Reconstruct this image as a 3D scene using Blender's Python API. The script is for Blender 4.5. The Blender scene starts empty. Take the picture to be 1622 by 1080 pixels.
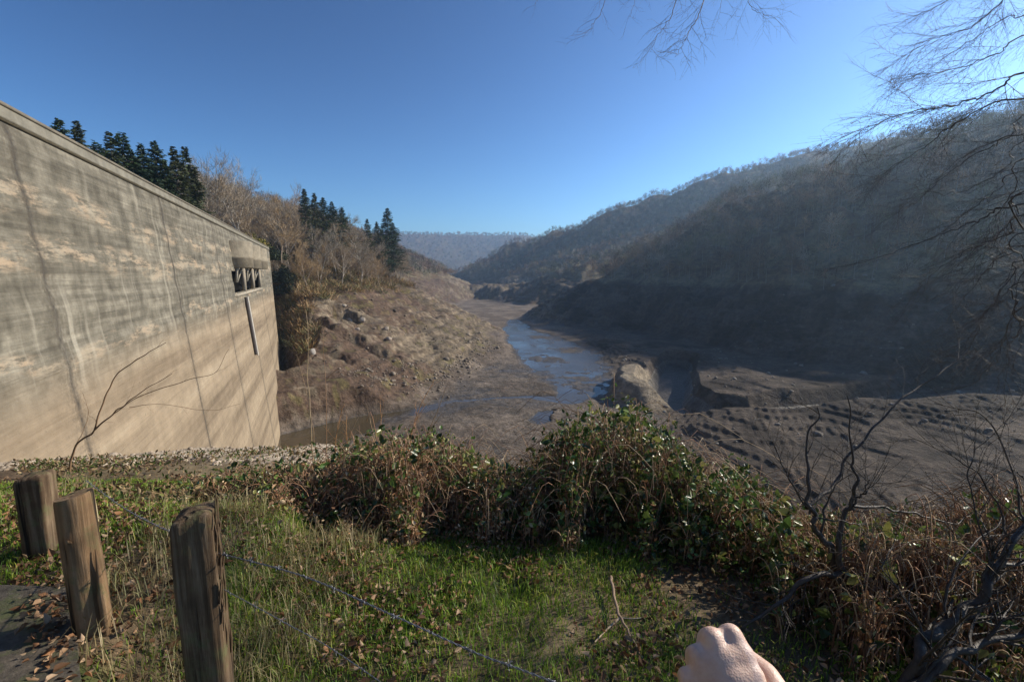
import bpy, math, random
import numpy as np
from mathutils import Vector, Matrix

R = math.radians
rnd = random.Random(7)
rng = np.random.default_rng(11)
S = bpy.context.scene
COL = S.collection

# ------------------------------------------------------------------ camera, light, exposure
PITCH = R(8.44)
FPX = 721.0                      # focal length in pixels of the 1622 px wide photograph (16 mm)
cam_d = bpy.data.cameras.new('camera'); cam = bpy.data.objects.new('camera', cam_d); COL.objects.link(cam)
cam_d.sensor_width = 36; cam_d.lens = 36 * FPX / 1622
cam_d.clip_start = 0.05; cam_d.clip_end = 12000
cam.location = (0, 0, 0); cam.rotation_euler = (math.pi / 2 - PITCH, 0, 0)
S.camera = cam

SUN_AZ, SUN_EL = R(69), R(30)  # azimuth clockwise from +Y (the view direction)
w = bpy.data.worlds.new('World'); S.world = w; w.use_nodes = True
nt = w.node_tree; bg = nt.nodes['Background']
sky = nt.nodes.new('ShaderNodeTexSky'); sky.sky_type = 'NISHITA'; sky.sun_disc = False
sky.sun_elevation = SUN_EL; sky.sun_rotation = SUN_AZ
sky.altitude = 900; sky.air_density = 1.0; sky.dust_density = 0.4; sky.ozone_density = 5.0
def vmath(op, a, b):
    m = nt.nodes.new('ShaderNodeVectorMath'); m.operation = op; nt.links.new(a, m.inputs[0]); m.inputs[1].default_value = b; return m.outputs[0]
gm = nt.nodes.new('ShaderNodeGamma'); gm.inputs[1].default_value = 1.75      # a clear, deep winter sky
nt.links.new(vmath('MULTIPLY', sky.outputs[0], (.2, .2, .2)), gm.inputs[0])
nt.links.new(vmath('MULTIPLY', gm.outputs[0], (6.2, 5.9, 4.7)), bg.inputs[0]); bg.inputs[1].default_value = 0.12
sun_d = bpy.data.lights.new('sun', 'SUN'); sun = bpy.data.objects.new('sun', sun_d); COL.objects.link(sun)
sun_d.energy = 5.0; sun_d.angle = R(0.5); sun_d.color = (1.0, 0.90, 0.75)
sv = Vector((math.sin(SUN_AZ) * math.cos(SUN_EL), math.cos(SUN_AZ) * math.cos(SUN_EL), math.sin(SUN_EL)))
sun.rotation_euler = sv.to_track_quat('Z', 'Y').to_euler(); sun.location = (60, 40, 60)
S.view_settings.view_transform = 'Standard'; S.view_settings.look = 'None'
S.view_settings.gamma = 1; S.view_settings.exposure = 0.42
S.cycles.use_denoising = True
S.cycles.max_bounces = 6; S.cycles.volume_bounces = 1; S.cycles.transparent_max_bounces = 8

CP, SP = math.cos(PITCH), math.sin(PITCH)
def ray(u, v):
    x = (u - 811) / FPX; yc = (540 - v) / FPX
    return np.array((x, CP + yc * SP, -SP + yc * CP))
def at(u, v, y):                 # the point seen at (u, v) of the photograph, y metres ahead
    d = ray(u, v); return d * (y / d[1])
def atz(u, v, z):
    d = ray(u, v); return d * (z / d[2])

# ------------------------------------------------------------------ helpers
def tag(o, label=None, cat=None, group=None, kind=None):
    if label: o['label'] = label
    if cat: o['category'] = cat
    if group: o['group'] = group
    if kind: o['kind'] = kind
    return o
def empty(name, loc=(0, 0, 0), rz=0.0):
    o = bpy.data.objects.new(name, None); COL.objects.link(o)
    o.location = loc; o.rotation_euler = (0, 0, rz); o.empty_display_size = 0.2
    return o
def copy_tree(o, parent=None):
    c = o.copy(); COL.objects.link(c); c.parent = parent
    for ch in list(o.children): copy_tree(ch, c)
    return c

class MB:
    def __init__(s): s.v = []; s.f = {}; s.c = []; s.n = 0
    def add(s, v, f, col=(1, 1, 1)):
        v = np.asarray(v, float).reshape(-1, 3); f = np.asarray(f, int)
        s.v.append(v); s.f.setdefault(f.shape[1], []).append(f + s.n)
        c = np.asarray(col, float)
        s.c.append(np.broadcast_to(c, (len(v), 3)) if c.ndim == 1 else c)
        s.n += len(v)
    def build(s, name, mat, parent=None, smooth=False, origin=None):
        v = np.concatenate(s.v); c = np.concatenate(s.c)
        if origin is not None: v = v - np.asarray(origin)
        me = bpy.data.meshes.new(name)
        me.vertices.add(len(v)); me.vertices.foreach_set('co', v.astype(np.float32).ravel())
        loops = []; starts = []; k0 = 0
        for k, fl in s.f.items():
            a = np.concatenate(fl); loops.append(a.ravel())
            starts.append(k0 + np.arange(len(a)) * k); k0 += a.size
        loops = np.concatenate(loops); starts = np.concatenate(starts)
        me.loops.add(len(loops)); me.loops.foreach_set('vertex_index', loops.astype(np.int32))
        me.polygons.add(len(starts)); me.polygons.foreach_set('loop_start', starts.astype(np.int32))
        at_ = me.color_attributes.new('Col', 'FLOAT_COLOR', 'POINT')
        rgba = np.ones((len(v), 4), np.float32); rgba[:, :3] = c
        at_.data.foreach_set('color', rgba.ravel())
        me.update(calc_edges=True); me.validate()
        if smooth: me.polygons.foreach_set('use_smooth', np.ones(len(me.polygons), bool))
        me.materials.append(mat)
        o = bpy.data.objects.new(name, me); COL.objects.link(o)
        if parent is not None: o.parent = parent
        if origin is not None and parent is None: o.location = origin
        return o

def tube(mb, pts, rad, sides=5, col=(1, 1, 1), cap=False):
    p = np.asarray(pts, float); n = len(p)
    r = np.broadcast_to(np.asarray(rad, float), (n,))
    t = np.gradient(p, axis=0); t /= np.linalg.norm(t, axis=1)[:, None] + 1e-9
    ref = np.array((0.0, 0, 1)) if abs(t[:, 2]).mean() < .8 else np.array((1.0, 0, 0))
    a = np.cross(t, ref); a /= np.linalg.norm(a, axis=1)[:, None] + 1e-9
    b = np.cross(t, a)
    th = np.arange(sides) * 2 * np.pi / sides
    v = p[:, None] + r[:, None, None] * (a[:, None] * np.cos(th)[:, None] + b[:, None] * np.sin(th)[:, None])
    i = np.arange(n - 1)[:, None] * sides; j = np.arange(sides); j2 = (j + 1) % sides
    f = np.stack([i + j, i + j2, i + sides + j2, i + sides + j], -1).reshape(-1, 4)
    c = col if np.ndim(col) == 1 else np.repeat(np.asarray(col), sides, 0)
    mb.add(v.reshape(-1, 3), f, c)
    if cap:
        mb.add(v[-1], [list(range(sides))], col if np.ndim(col) == 1 else c[-sides:])
        mb.add(v[0], [list(range(sides))[::-1]], col if np.ndim(col) == 1 else c[:sides])

def spline(pts, n):
    p = np.asarray(pts, float); m = len(p)
    if m == 2: return p[0] + (p[1] - p[0]) * np.linspace(0, 1, n)[:, None]
    e = np.vstack([2 * p[0] - p[1], p, 2 * p[-1] - p[-2]])
    t = np.linspace(0, m - 1 - 1e-6, n); i = t.astype(int); f = (t - i)[:, None]
    a, b, c, d = e[i], e[i + 1], e[i + 2], e[i + 3]
    return .5 * (2 * b + (c - a) * f + (2 * a - 5 * b + 4 * c - d) * f ** 2 + (3 * b - a - 3 * c + d) * f ** 3)

def hsh(ix, iy, seed):
    h = (ix * 374761393 + iy * 668265263 + seed * 1274126177) & 0xffffffff
    h = ((h ^ (h >> 13)) * 1274126177) & 0xffffffff
    return ((h ^ (h >> 16)) & 0xffffff) / float(0xffffff)
def vnoise(x, y, seed=0):
    ix = np.floor(x).astype(np.int64); iy = np.floor(y).astype(np.int64)
    fx = x - ix; fy = y - iy
    fx = fx * fx * fx * (fx * (fx * 6 - 15) + 10); fy = fy * fy * fy * (fy * (fy * 6 - 15) + 10)
    a = hsh(ix, iy, seed); b = hsh(ix + 1, iy, seed); c = hsh(ix, iy + 1, seed); d = hsh(ix + 1, iy + 1, seed)
    return (a + (b - a) * fx) * (1 - fy) + (c + (d - c) * fx) * fy
def fbm(x, y, o=4, seed=0, g=.5, l=2.03):
    s = 0; a = 1; t = 0
    x = np.asarray(x, float); y = np.asarray(y, float)
    for k in range(o):
        s = s + a * (vnoise(x, y, seed + k) * 2 - 1); t += a; a *= g
        x, y = x * l * .8 - y * l * .6 + 17.3, x * l * .6 + y * l * .8 - 9.1
    return s / t
def sm(a, b, x):
    t = np.clip((x - a) / (b - a), 0, 1); return t * t * (3 - 2 * t)

# ------------------------------------------------------------------ materials
def newmat(name):
    m = bpy.data.materials.new(name); m.use_nodes = True
    n = m.node_tree.nodes; return m, m.node_tree, n, m.node_tree.links, n['Principled BSDF']
def N(nt, t, **k):
    n = nt.nodes.new(t)
    for a, b in k.items(): setattr(n, a, b)
    return n
def noise(nt, vec, scale, detail=6, rough=.6, dist=0):
    n = N(nt, 'ShaderNodeTexNoise'); n.inputs['Scale'].default_value = scale; n.inputs['Detail'].default_value = detail
    n.inputs['Roughness'].default_value = rough; n.inputs['Distortion'].default_value = dist
    if vec is not None: nt.links.new(vec, n.inputs['Vector'])
    return n.outputs['Fac']
def ramp(nt, fac, stops):
    r = N(nt, 'ShaderNodeValToRGB'); e = r.color_ramp.elements
    while len(e) < len(stops): e.new(.5)
    for i, (p, c) in enumerate(stops):
        e[i].position = p; e[i].color = (*c, 1) if not np.isscalar(c) else (c, c, c, 1)
    nt.links.new(fac, r.inputs[0]); return r.outputs[0]
def mix(nt, fac, a, b, mode='MIX'):
    m = N(nt, 'ShaderNodeMix', data_type='RGBA', blend_type=mode)
    for q, sock, val in ((0, m.inputs[0], fac), (1, m.inputs[6], a), (2, m.inputs[7], b)):
        if hasattr(val, 'is_output'): nt.links.new(val, sock)
        elif np.isscalar(val): sock.default_value = val if q == 0 else (val, val, val, 1)
        else: sock.default_value = (*val, 1)
    return m.outputs[2]
def math_(nt, op, a, b=None, c=None):
    m = N(nt, 'ShaderNodeMath', operation=op)
    for i, v in enumerate((a, b, c)):
        if v is None: continue
        if hasattr(v, 'is_output'): nt.links.new(v, m.inputs[i])
        else: m.inputs[i].default_value = v
    return m.outputs[0]
def bump(nt, h, strength, dist, bsdf, prev=None):
    b = N(nt, 'ShaderNodeBump'); b.inputs['Strength'].default_value = strength; b.inputs['Distance'].default_value = dist
    nt.links.new(h, b.inputs['Height'])
    if prev: nt.links.new(prev, b.inputs['Normal'])
    nt.links.new(b.outputs[0], bsdf.inputs['Normal']); return b.outputs[0]
def vscale(nt, vec, s):
    m = N(nt, 'ShaderNodeMapping'); m.inputs['Scale'].default_value = s
    nt.links.new(vec, m.inputs['Vector']); return m.outputs[0]

def mat_col(name, rough=.8, var=.35, scale=3.0, spec=.3, bumpd=0, transl=0):
    m, nt, n, l, b = newmat(name)
    c = N(nt, 'ShaderNodeAttribute', attribute_name='Col').outputs['Color']
    pos = N(nt, 'ShaderNodeNewGeometry').outputs['Position']
    f = noise(nt, pos, scale, 5)
    k = ramp(nt, f, [(.25, 1 - var), (.75, 1 + var)])
    col = mix(nt, 1.0, c, k, 'MULTIPLY')
    l.new(col, b.inputs['Base Color']); b.inputs['Roughness'].default_value = rough
    b.inputs['Specular IOR Level'].default_value = spec
    if bumpd: bump(nt, noise(nt, pos, scale * 4, 4), .8, bumpd, b)
    if transl:
        t = N(nt, 'ShaderNodeBsdfTranslucent'); l.new(col, t.inputs[0])
        ms = N(nt, 'ShaderNodeMixShader'); ms.inputs[0].default_value = transl
        l.new(b.outputs[0], ms.inputs[1]); l.new(t.outputs[0], ms.inputs[2])
        l.new(ms.outputs[0], n['Material Output'].inputs['Surface'])
    return m

M_terrain_near = None
def mat_terrain(name, sc, bd, rough=.9):
    m, nt, n, l, b = newmat(name)
    c = N(nt, 'ShaderNodeAttribute', attribute_name='Col').outputs['Color']
    pos = N(nt, 'ShaderNodeNewGeometry').outputs['Position']
    f1 = noise(nt, pos, sc, 9, .68); f2 = noise(nt, vscale(nt, pos, (1, 1, 4)), sc * .22, 7, .6, .6)
    k1 = ramp(nt, f1, [(.3, .45), (.5, .95), (.72, 1.6)]); k2 = ramp(nt, f2, [(.3, .65), (.7, 1.3)])
    col = mix(nt, 1.0, mix(nt, 1.0, c, k1, 'MULTIPLY'), k2, 'MULTIPLY')
    l.new(col, b.inputs['Base Color']); b.inputs['Specular IOR Level'].default_value = .2
    wet = N(nt, 'ShaderNodeAttribute', attribute_name='Col').outputs['Alpha']
    b.inputs['Roughness'].default_value = rough
    bump(nt, f1, 1.0, bd, b)
    return m

M_near = mat_terrain('bank_soil', 9.0, .03)
M_bed = mat_terrain('dry_silt_and_mud', .8, .7)
nt = M_bed.node_tree; b = nt.nodes['Principled BSDF']; sp = nt.nodes.new('ShaderNodeSeparateXYZ'); nt.links.new(nt.nodes.new('ShaderNodeNewGeometry').outputs['Position'], sp.inputs[0])
mr = nt.nodes.new('ShaderNodeMapRange'); nt.links.new(sp.outputs[2], mr.inputs[0])      # mud stays wet close to the water level
for k_, v_ in zip((1, 2, 3, 4), (-27.1, -26.88, .32, .92)): mr.inputs[k_].default_value = v_
nt.links.new(mr.outputs[0], b.inputs['Roughness'])
M_hill = mat_terrain('leaf_litter_hillside', .5, .8)
M_twig = mat_col('twig_bark', .75, .3, 2.0)
M_twigd = mat_col('dark_branch_bark', .6, .4, 25.0, .35, .004)
M_needle = mat_col('conifer_needles', .7, .35, .6)
M_leaf = mat_col('bramble_leaf', .34, .2, 30.0, .5, 0, .25)
M_dry = mat_col('dry_leaf', .7, .3, 40.0, .3, 0, .2)
M_grass = mat_col('grass_blade', .5, .25, 12.0, .4, 0, .35)
M_rock = mat_col('rock', .85, .4, 2.5, .3, .05)

# ------------------------------------------------------------------ terrain heights
FLOOR = -26.85
WATER = -27.12
SP_A = [(-60, 470, -27), (30, 280, -27), (62, 284, -8), (89, 282, 6), (125, 288, 21), (179, 277, 50), (218, 207, 64), (242, 168, 52), (268, 90, 26), (300, 10, 24), (330, -100, 50)]  # unseen saddle at the right end, dipped to let sun onto the silt
SP_B = [(-190, 930, -24), (-118, 890, -6), (45, 850, 58), (197, 775, 106), (420, 680, 166), (700, 600, 205), (1300, 500, 240)]
SP_C = [(-1900, 2300, 260), (-900, 2500, 215), (-600, 2480, 207), (-200, 2520, 202), (40, 2480, 200), (300, 2600, 150), (900, 2500, 170), (1800, 2200, 230)]
SP_D = [(-620, 330, 150), (-420, 400, 108), (-300, 440, 82), (-255, 530, 70), (-215, 600, 52), (-190, 720, 22), (-175, 860, -6)]
SP_E = [(-190, 120, 45), (-130, 132, 26), (-92, 168, 12), (-68, 212, 0), (-66, 240, -5), (-110, 400, -6), (-190, 640, 5)]
SP_F = [(-150, 20, 2), (-112, 55, 3), (-118, 120, 22)]

SP_G = [(420, 640, 100), (200, 520, 50), (70, 430, 8), (10, 465, -10), (-60, 560, -14), (-125, 760, -14)]
def seg_dist(x, y, pts, extra=None):
    best = None; val = None
    for a, b in zip(pts[:-1], pts[1:]):
        dx, dy = b[0] - a[0], b[1] - a[1]
        t = np.clip(((x - a[0]) * dx + (y - a[1]) * dy) / (dx * dx + dy * dy), 0, 1)
        d = np.hypot(x - a[0] - t * dx, y - a[1] - t * dy)
        z = a[2] + (b[2] - a[2]) * t
        if best is None: best, val = d, z
        else:
            m = d < best; best = np.where(m, d, best); val = np.where(m, z, val)
    return best, val
def tent(x, y, pts, slope, rnd_=8.0):
    h = None
    for a, b in zip(pts[:-1], pts[1:]):
        dx, dy = b[0] - a[0], b[1] - a[1]
        t = np.clip(((x - a[0]) * dx + (y - a[1]) * dy) / (dx * dx + dy * dy), 0, 1)
        d = np.hypot(x - a[0] - t * dx, y - a[1] - t * dy)
        z = a[2] + (b[2] - a[2]) * t - slope * (np.sqrt(d * d + rnd_ ** 2) - rnd_)
        h = z if h is None else np.maximum(h, z)
    return h
def smax(a, b, k):
    h = np.clip(.5 + .5 * (a - b) / k, 0, 1); return b + (a - b) * h + k * h * (1 - h)

CH = [atz(815, 507, -27), atz(822, 522, -27), atz(868, 552, -27), atz(915, 590, -27), atz(925, 615, -27)]
CHW = [4, 8, 15, 11, 7]
CH2 = [atz(930, 612, -27), atz(900, 632, -27), atz(830, 629, -27), atz(720, 634, -27), atz(640, 655, -27), atz(560, 672, -27), atz(490, 695, -27), atz(425, 712, -27)]
CH2W = [5.5, 3.5, 1.0, .9, 2.6, 5.5, 7.5, 7]
CH3 = [atz(845, 668, -27), atz(862, 655, -27), atz(875, 650, -27)]
CH3W = [2.2, 2.0, .8]
TR = [(50, 136, -29), (42, 118, -29.5), (35, 99, -30), (37, 86, -30), (48, 83, -30), (62, 87, -29.5), (82, 94, -28.5), (104, 104, -26)]
RAV = [(-49, 90, -27.2), (-59, 108, -26.5), (-70, 124, -20), (-88, 148, -6)]
FUR = (.30, .954)

def near_z(x, y):
    rim = 12.5 + (5.6 - 12.5) * sm(-6.5, .5, x)
    s2 = .30 + .16 * sm(-5, 1, x)
    z = -1.52 - .07 * np.clip(y, -50, 2.6)
    z = z - s2 * np.clip(y - 2.6, 0, None) * 1.0
    z = z - .62 * np.clip(y - rim, 0, None) - .45 * sm(.8, 2.2, x) * np.clip(y - 3.0, 0, 30)
    z = z + .23 * sm(-1.25, -1.65, x) * (1 - sm(2.7, 4.2, y))
    z = z - .25 * np.clip(-x - 9, 0, 10) * sm(4, 10, y) * .25
    return z

def height(x, y):
    x = np.asarray(x, float); y = np.asarray(y, float); r = np.hypot(x, y)
    n1 = fbm(x / 60, y / 60, 4, 1); n2 = fbm(x / 14, y / 14, 4, 5); n3 = fbm(x / 2.6, y / 2.6, 4, 9)
    wx = x + 9 * n2; wy = y + 9 * fbm(x / 16, y / 16, 3, 21)
    hA = np.maximum(tent(wx, wy, SP_A[3:], .74, 48), tent(wx, wy, SP_A[:5], .60, 8)); hB = tent(x + 30 * n1, y, SP_B, .50, 20); hC = tent(x + 120 * fbm(x / 300, y / 300, 4, 31), y, SP_C, .42, 60)
    hD = tent(x + 14 * n1, y, SP_D, .46, 15); hE = tent(wx * .6 + x * .4, wy * .6 + y * .4, SP_E, .50, 10); hF = np.maximum(tent(x, y, SP_F, .5, 8), tent(wx, wy, SP_G, .5, 10))
    hill = np.maximum.reduce([hA, hB, hC, hD, hE, hF])
    hill = hill + (n1 * 7 + 1.5) * sm(-8, 30, hill) * sm(120, 400, r) + n2 * 1.8 * sm(-26, -10, hill)
    # old shorelines: faint benches cut into the drained banks
    bank = sm(-26, -23, hill) * (1 - sm(-7, -3, hill))
    hill = hill + bank * (.30 * np.sin(hill * 2.6 + 2.5 * n2) + .8 * fbm(x / 11, y / 11, 3, 41) + .16 * n3)
    th_ = (hill + 1.6 * n2 + .5 * n3) * .62; fh = th_ - np.floor(th_); hill = hill + bank * .55 * ((np.floor(th_) + sm(.2, .7, fh) - th_) / .62)
    fl = FLOOR + .25 * fbm(x / 25, y / 25, 3, 51) + .12 * n3 + .0022 * np.clip(r - 150, 0, 900)
    # silt terraces on the right
    ter = sm(28, 42, x + 5 * n2) * sm(60, 80, y + 3 * n2) * (1 - sm(175, 210, y))
    fl = fl + ter * (2.6 + .9 * n2 + .4 * np.sin(x * .25 + n1 * 5))
    md = np.hypot((x - 29 - .12 * (y - 100)) / 7.5, (y - 104) / 17)
    fl = fl + 4.2 * (1 - sm(.55, 1.05, md + .22 * n2)) * (1 - ter * .8)
    low = np.hypot((x - 25) / 9, (y - 122) / 5); fl = fl + 1.2 * (1 - sm(.6, 1.1, low + .2 * n2))
    # furrowed silt, lower right
    q = x * FUR[1] - y * FUR[0]
    fz = sm(24, 36, x) * (1 - sm(74, 86, y + 4 * n2))
    fl = fl + fz * (1.5 + .05 * (x - 30) + .6 * n2 + -.05 * np.sin(q * 4.6 + 2.5 * fbm(x / 22, y / 22, 4, 61)) * sm(-.35, .35, fbm(x / 12, y / 12, 2, 63) + .1))
    tt = (fl + .55 * n2 + .08 * n3) * 1.5; fr = tt - np.floor(tt); st_ = (np.floor(tt) + sm(.32, .68, fr)) / 1.5 - .55 * n2 - .04 * n3
    rz = sm(20, 32, x) * (1 - sm(170, 210, y)); fl = fl + (st_ - fl) * .5 * rz
    hgt = smax(hill, fl, 2.5)
    # trench
    d, z = seg_dist(x + 2.2 * n2, y + 2.2 * n2, TR)
    hgt = np.minimum(hgt, z + np.clip(d - 3.2, 0, None) * 1.5 + 20 * (d > 25))
    d, z = seg_dist(x + 3.5 * n2 + .8 * n3, y + 2.5 * n1, RAV)
    cut = z + np.clip(d - 1.6, 0, None) * 1.5 + .7 * n3 * sm(1, 4, d)
    hgt = np.where(d < 16, np.minimum(hgt, cut), hgt)
    # hollows in the promontory bank
    for (u, v, ry, rx_, dep) in ((538, 522, 132, 3.6, 5.6), (550, 545, 124, 4.0, 4.6), (500, 590, 112, 5.0, 4.0), (575, 600, 110, 11, 2.6), (520, 640, 98, 6, 1.5)):
        p = at(u, v, ry); dd = np.hypot((x - p[0]) / rx_, (y - p[1]) / 3.2)
        hgt = hgt - dep * (1 - sm(.4, 1.1, dd + .25 * n3))
    # channels
    for P_, W_ in ((CH, CHW), (CH2, CH2W), (CH3, CH3W)):
        d, wd = seg_dist(x + 2.0 * n2 + .8 * n3, y + 2.0 * n2, [(p[0], p[1], k) for p, k in zip(P_, W_)])
        m = 1 - sm(.7, 1.25, d / wd)
        hgt = np.where(m > 0, hgt * (1 - m) + (-27.26 + .22 * n3 + .42 * np.clip(fbm(x / 11, y / 16, 4, 47), -.2, 1)) * m, hgt)
    # near bank
    nz = near_z(x, y) + .05 * n3 * sm(1, 4, r) + .5 * n2 * sm(5, 14, r)
    nz = nz + (.06 * fbm(x / .5, y / .5, 3, 71) * sm(.5, 2, r)) * (r < 40)
    hgt = smax(hgt, nz, .8)
    return hgt
def H1(x, y): return float(height(np.array([x]), np.array([y]))[0])

# polar sheet: dense in the camera's direction, reaching past the horizon
az = np.concatenate([np.linspace(-180, -56, 56)[:-1], np.linspace(-56, 56, 1080), np.linspace(56, 180, 56)[1:]])
az = R(1) * az
rr = np.concatenate([np.geomspace(.35, 36, 330)[:-1], np.geomspace(36, 420, 720)[:-1], np.geomspace(420, 5200, 230)])
AZ, RR = np.meshgrid(az, rr)
X = RR * np.sin(AZ); Y = RR * np.cos(AZ)
Z = height(X, Y)
nr, na = X.shape
idx = np.arange(nr * na).reshape(nr, na)
quads = np.stack([idx[:-1, :-1], idx[:-1, 1:], idx[1:, 1:], idx[1:, :-1]], -1)[:, :, ::-1]
# albedo
n_a = fbm(X / 9, Y / 9, 5, 81); n_b = fbm(X / 2.2, Y / 2.2, 4, 91); n_c = fbm(X / 45, Y / 45, 4, 101)
def C3(c): return np.array(c)[None, None]
def lerp(a, b, t): return a + (b - a) * t[..., None]
mud = lerp(C3((.135, .105, .08)), C3((.205, .165, .128)), sm(-.3, .3, n_a))
bankc = lerp(C3((.14, .11, .075)), C3((.24, .19, .13)), sm(-.25, .3, n_a))
strata = sm(.1, .6, np.sin(Z * 2.6 + 2.5 * n_a) * .5 + .8 * n_b)
bankc = lerp(bankc, C3((.085, .06, .042)), strata * .75)
bankc = lerp(bankc, C3((.11, .07, .048)), sm(-.05, .3, n_c + .5 * n_b) * .85)
bankc = lerp(bankc, C3((.18, .16, .06)), sm(.25, .5, n_b - .3 * n_a) * .5)
wood = lerp(C3((.15, .10, .055)), C3((.21, .17, .10)), sm(-.3, .3, n_a))
silt = lerp(C3((.042, .032, .024)), C3((.095, .074, .056)), sm(-.3, .3, n_a + .4 * n_b))
col = lerp(mud, bankc, sm(-26.3, -24.5, Z + .6 * n_b))
right = sm(18, 34, X) * sm(20, 40, Y)
col = lerp(col, silt, right * (1 - sm(-5, -2, Z)))
mdm = np.hypot((X - 29 - .12 * (Y - 100)) / 9, (Y - 104) / 20); col = lerp(col, C3((.30, .25, .18)), (1 - sm(.7, 1.1, mdm)) * .8)  # sunlit look of the mound painted in as a paler tan
col = lerp(col, wood, sm(-6.5, -3, Z + 2 * n_a))
wetm = 1 - sm(-27.05, -26.72, Z)
col = lerp(col, C3((.085, .075, .065)), wetm * .9)
# near bank: soil, leaf litter, grass and pale rubble
near = 1 - sm(30, 42, RR)
soil = lerp(C3((.11, .075, .045)), C3((.17, .13, .075)), sm(-.3, .3, n_b))
soil = lerp(soil, C3((.06, .085, .02)), sm(-.1, .2, fbm(X / .6, Y / .6, 3, 111)) * (1 - sm(2.6, 3.6, Y)))
pale = lerp(C3((.36, .29, .21)), C3((.50, .42, .32)), sm(-.3, .3, n_b))
pm = sm(8.2, 10.2, Y + .8 * n_b + .42 * (X + 8)) * (1 - sm(-3.5, -1, X)); pm = np.maximum(pm, sm(11, 13, RR) * (X < -2))
soil = lerp(soil, pale, pm)
col = lerp(col, soil, near)
cols = col.reshape(-1, 3)
zc = Z[:-1, :-1]; rc = RR[:-1, :-1]
allv = np.stack([X, Y, Z], -1).reshape(-1, 3)
masks = (('ground', rc < 36, M_near), ('reservoir_bed', (rc >= 36) & (zc < -4), M_bed), ('hills', (rc >= 36) & (zc >= -4), M_hill))
for nm, mk, mt in masks:
    q = quads[mk]; used, inv = np.unique(q, return_inverse=True)
    mb = MB(); mb.add(allv[used], inv.reshape(-1, 4), cols[used])
    o = mb.build(nm, mt, smooth=True); tag(o, kind='structure')

# ------------------------------------------------------------------ water
def mat_water():
    m, nt, n, l, b = newmat('shallow_muddy_water')
    pos = N(nt, 'ShaderNodeNewGeometry').outputs['Position']
    f = noise(nt, pos, .12, 6, .6)
    l.new(ramp(nt, f, [(.3, (.05, .04, .022)), (.7, (.085, .065, .04))]), b.inputs['Base Color'])
    l.new(ramp(nt, noise(nt, pos, .09, 5, .6), [(.38, .10), (.55, .26)]), b.inputs['Roughness'])
    b.inputs['IOR'].default_value = 1.33
    bump(nt, noise(nt, pos, 1.5, 3), .15, .03, b)
    return m
mb = MB(); mb.add([(-75, 45, WATER), (30, 45, WATER), (30, 330, WATER), (-75, 330, WATER)], [(0, 1, 2, 3)])
tag(mb.build('water', mat_water()), kind='structure')

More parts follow.
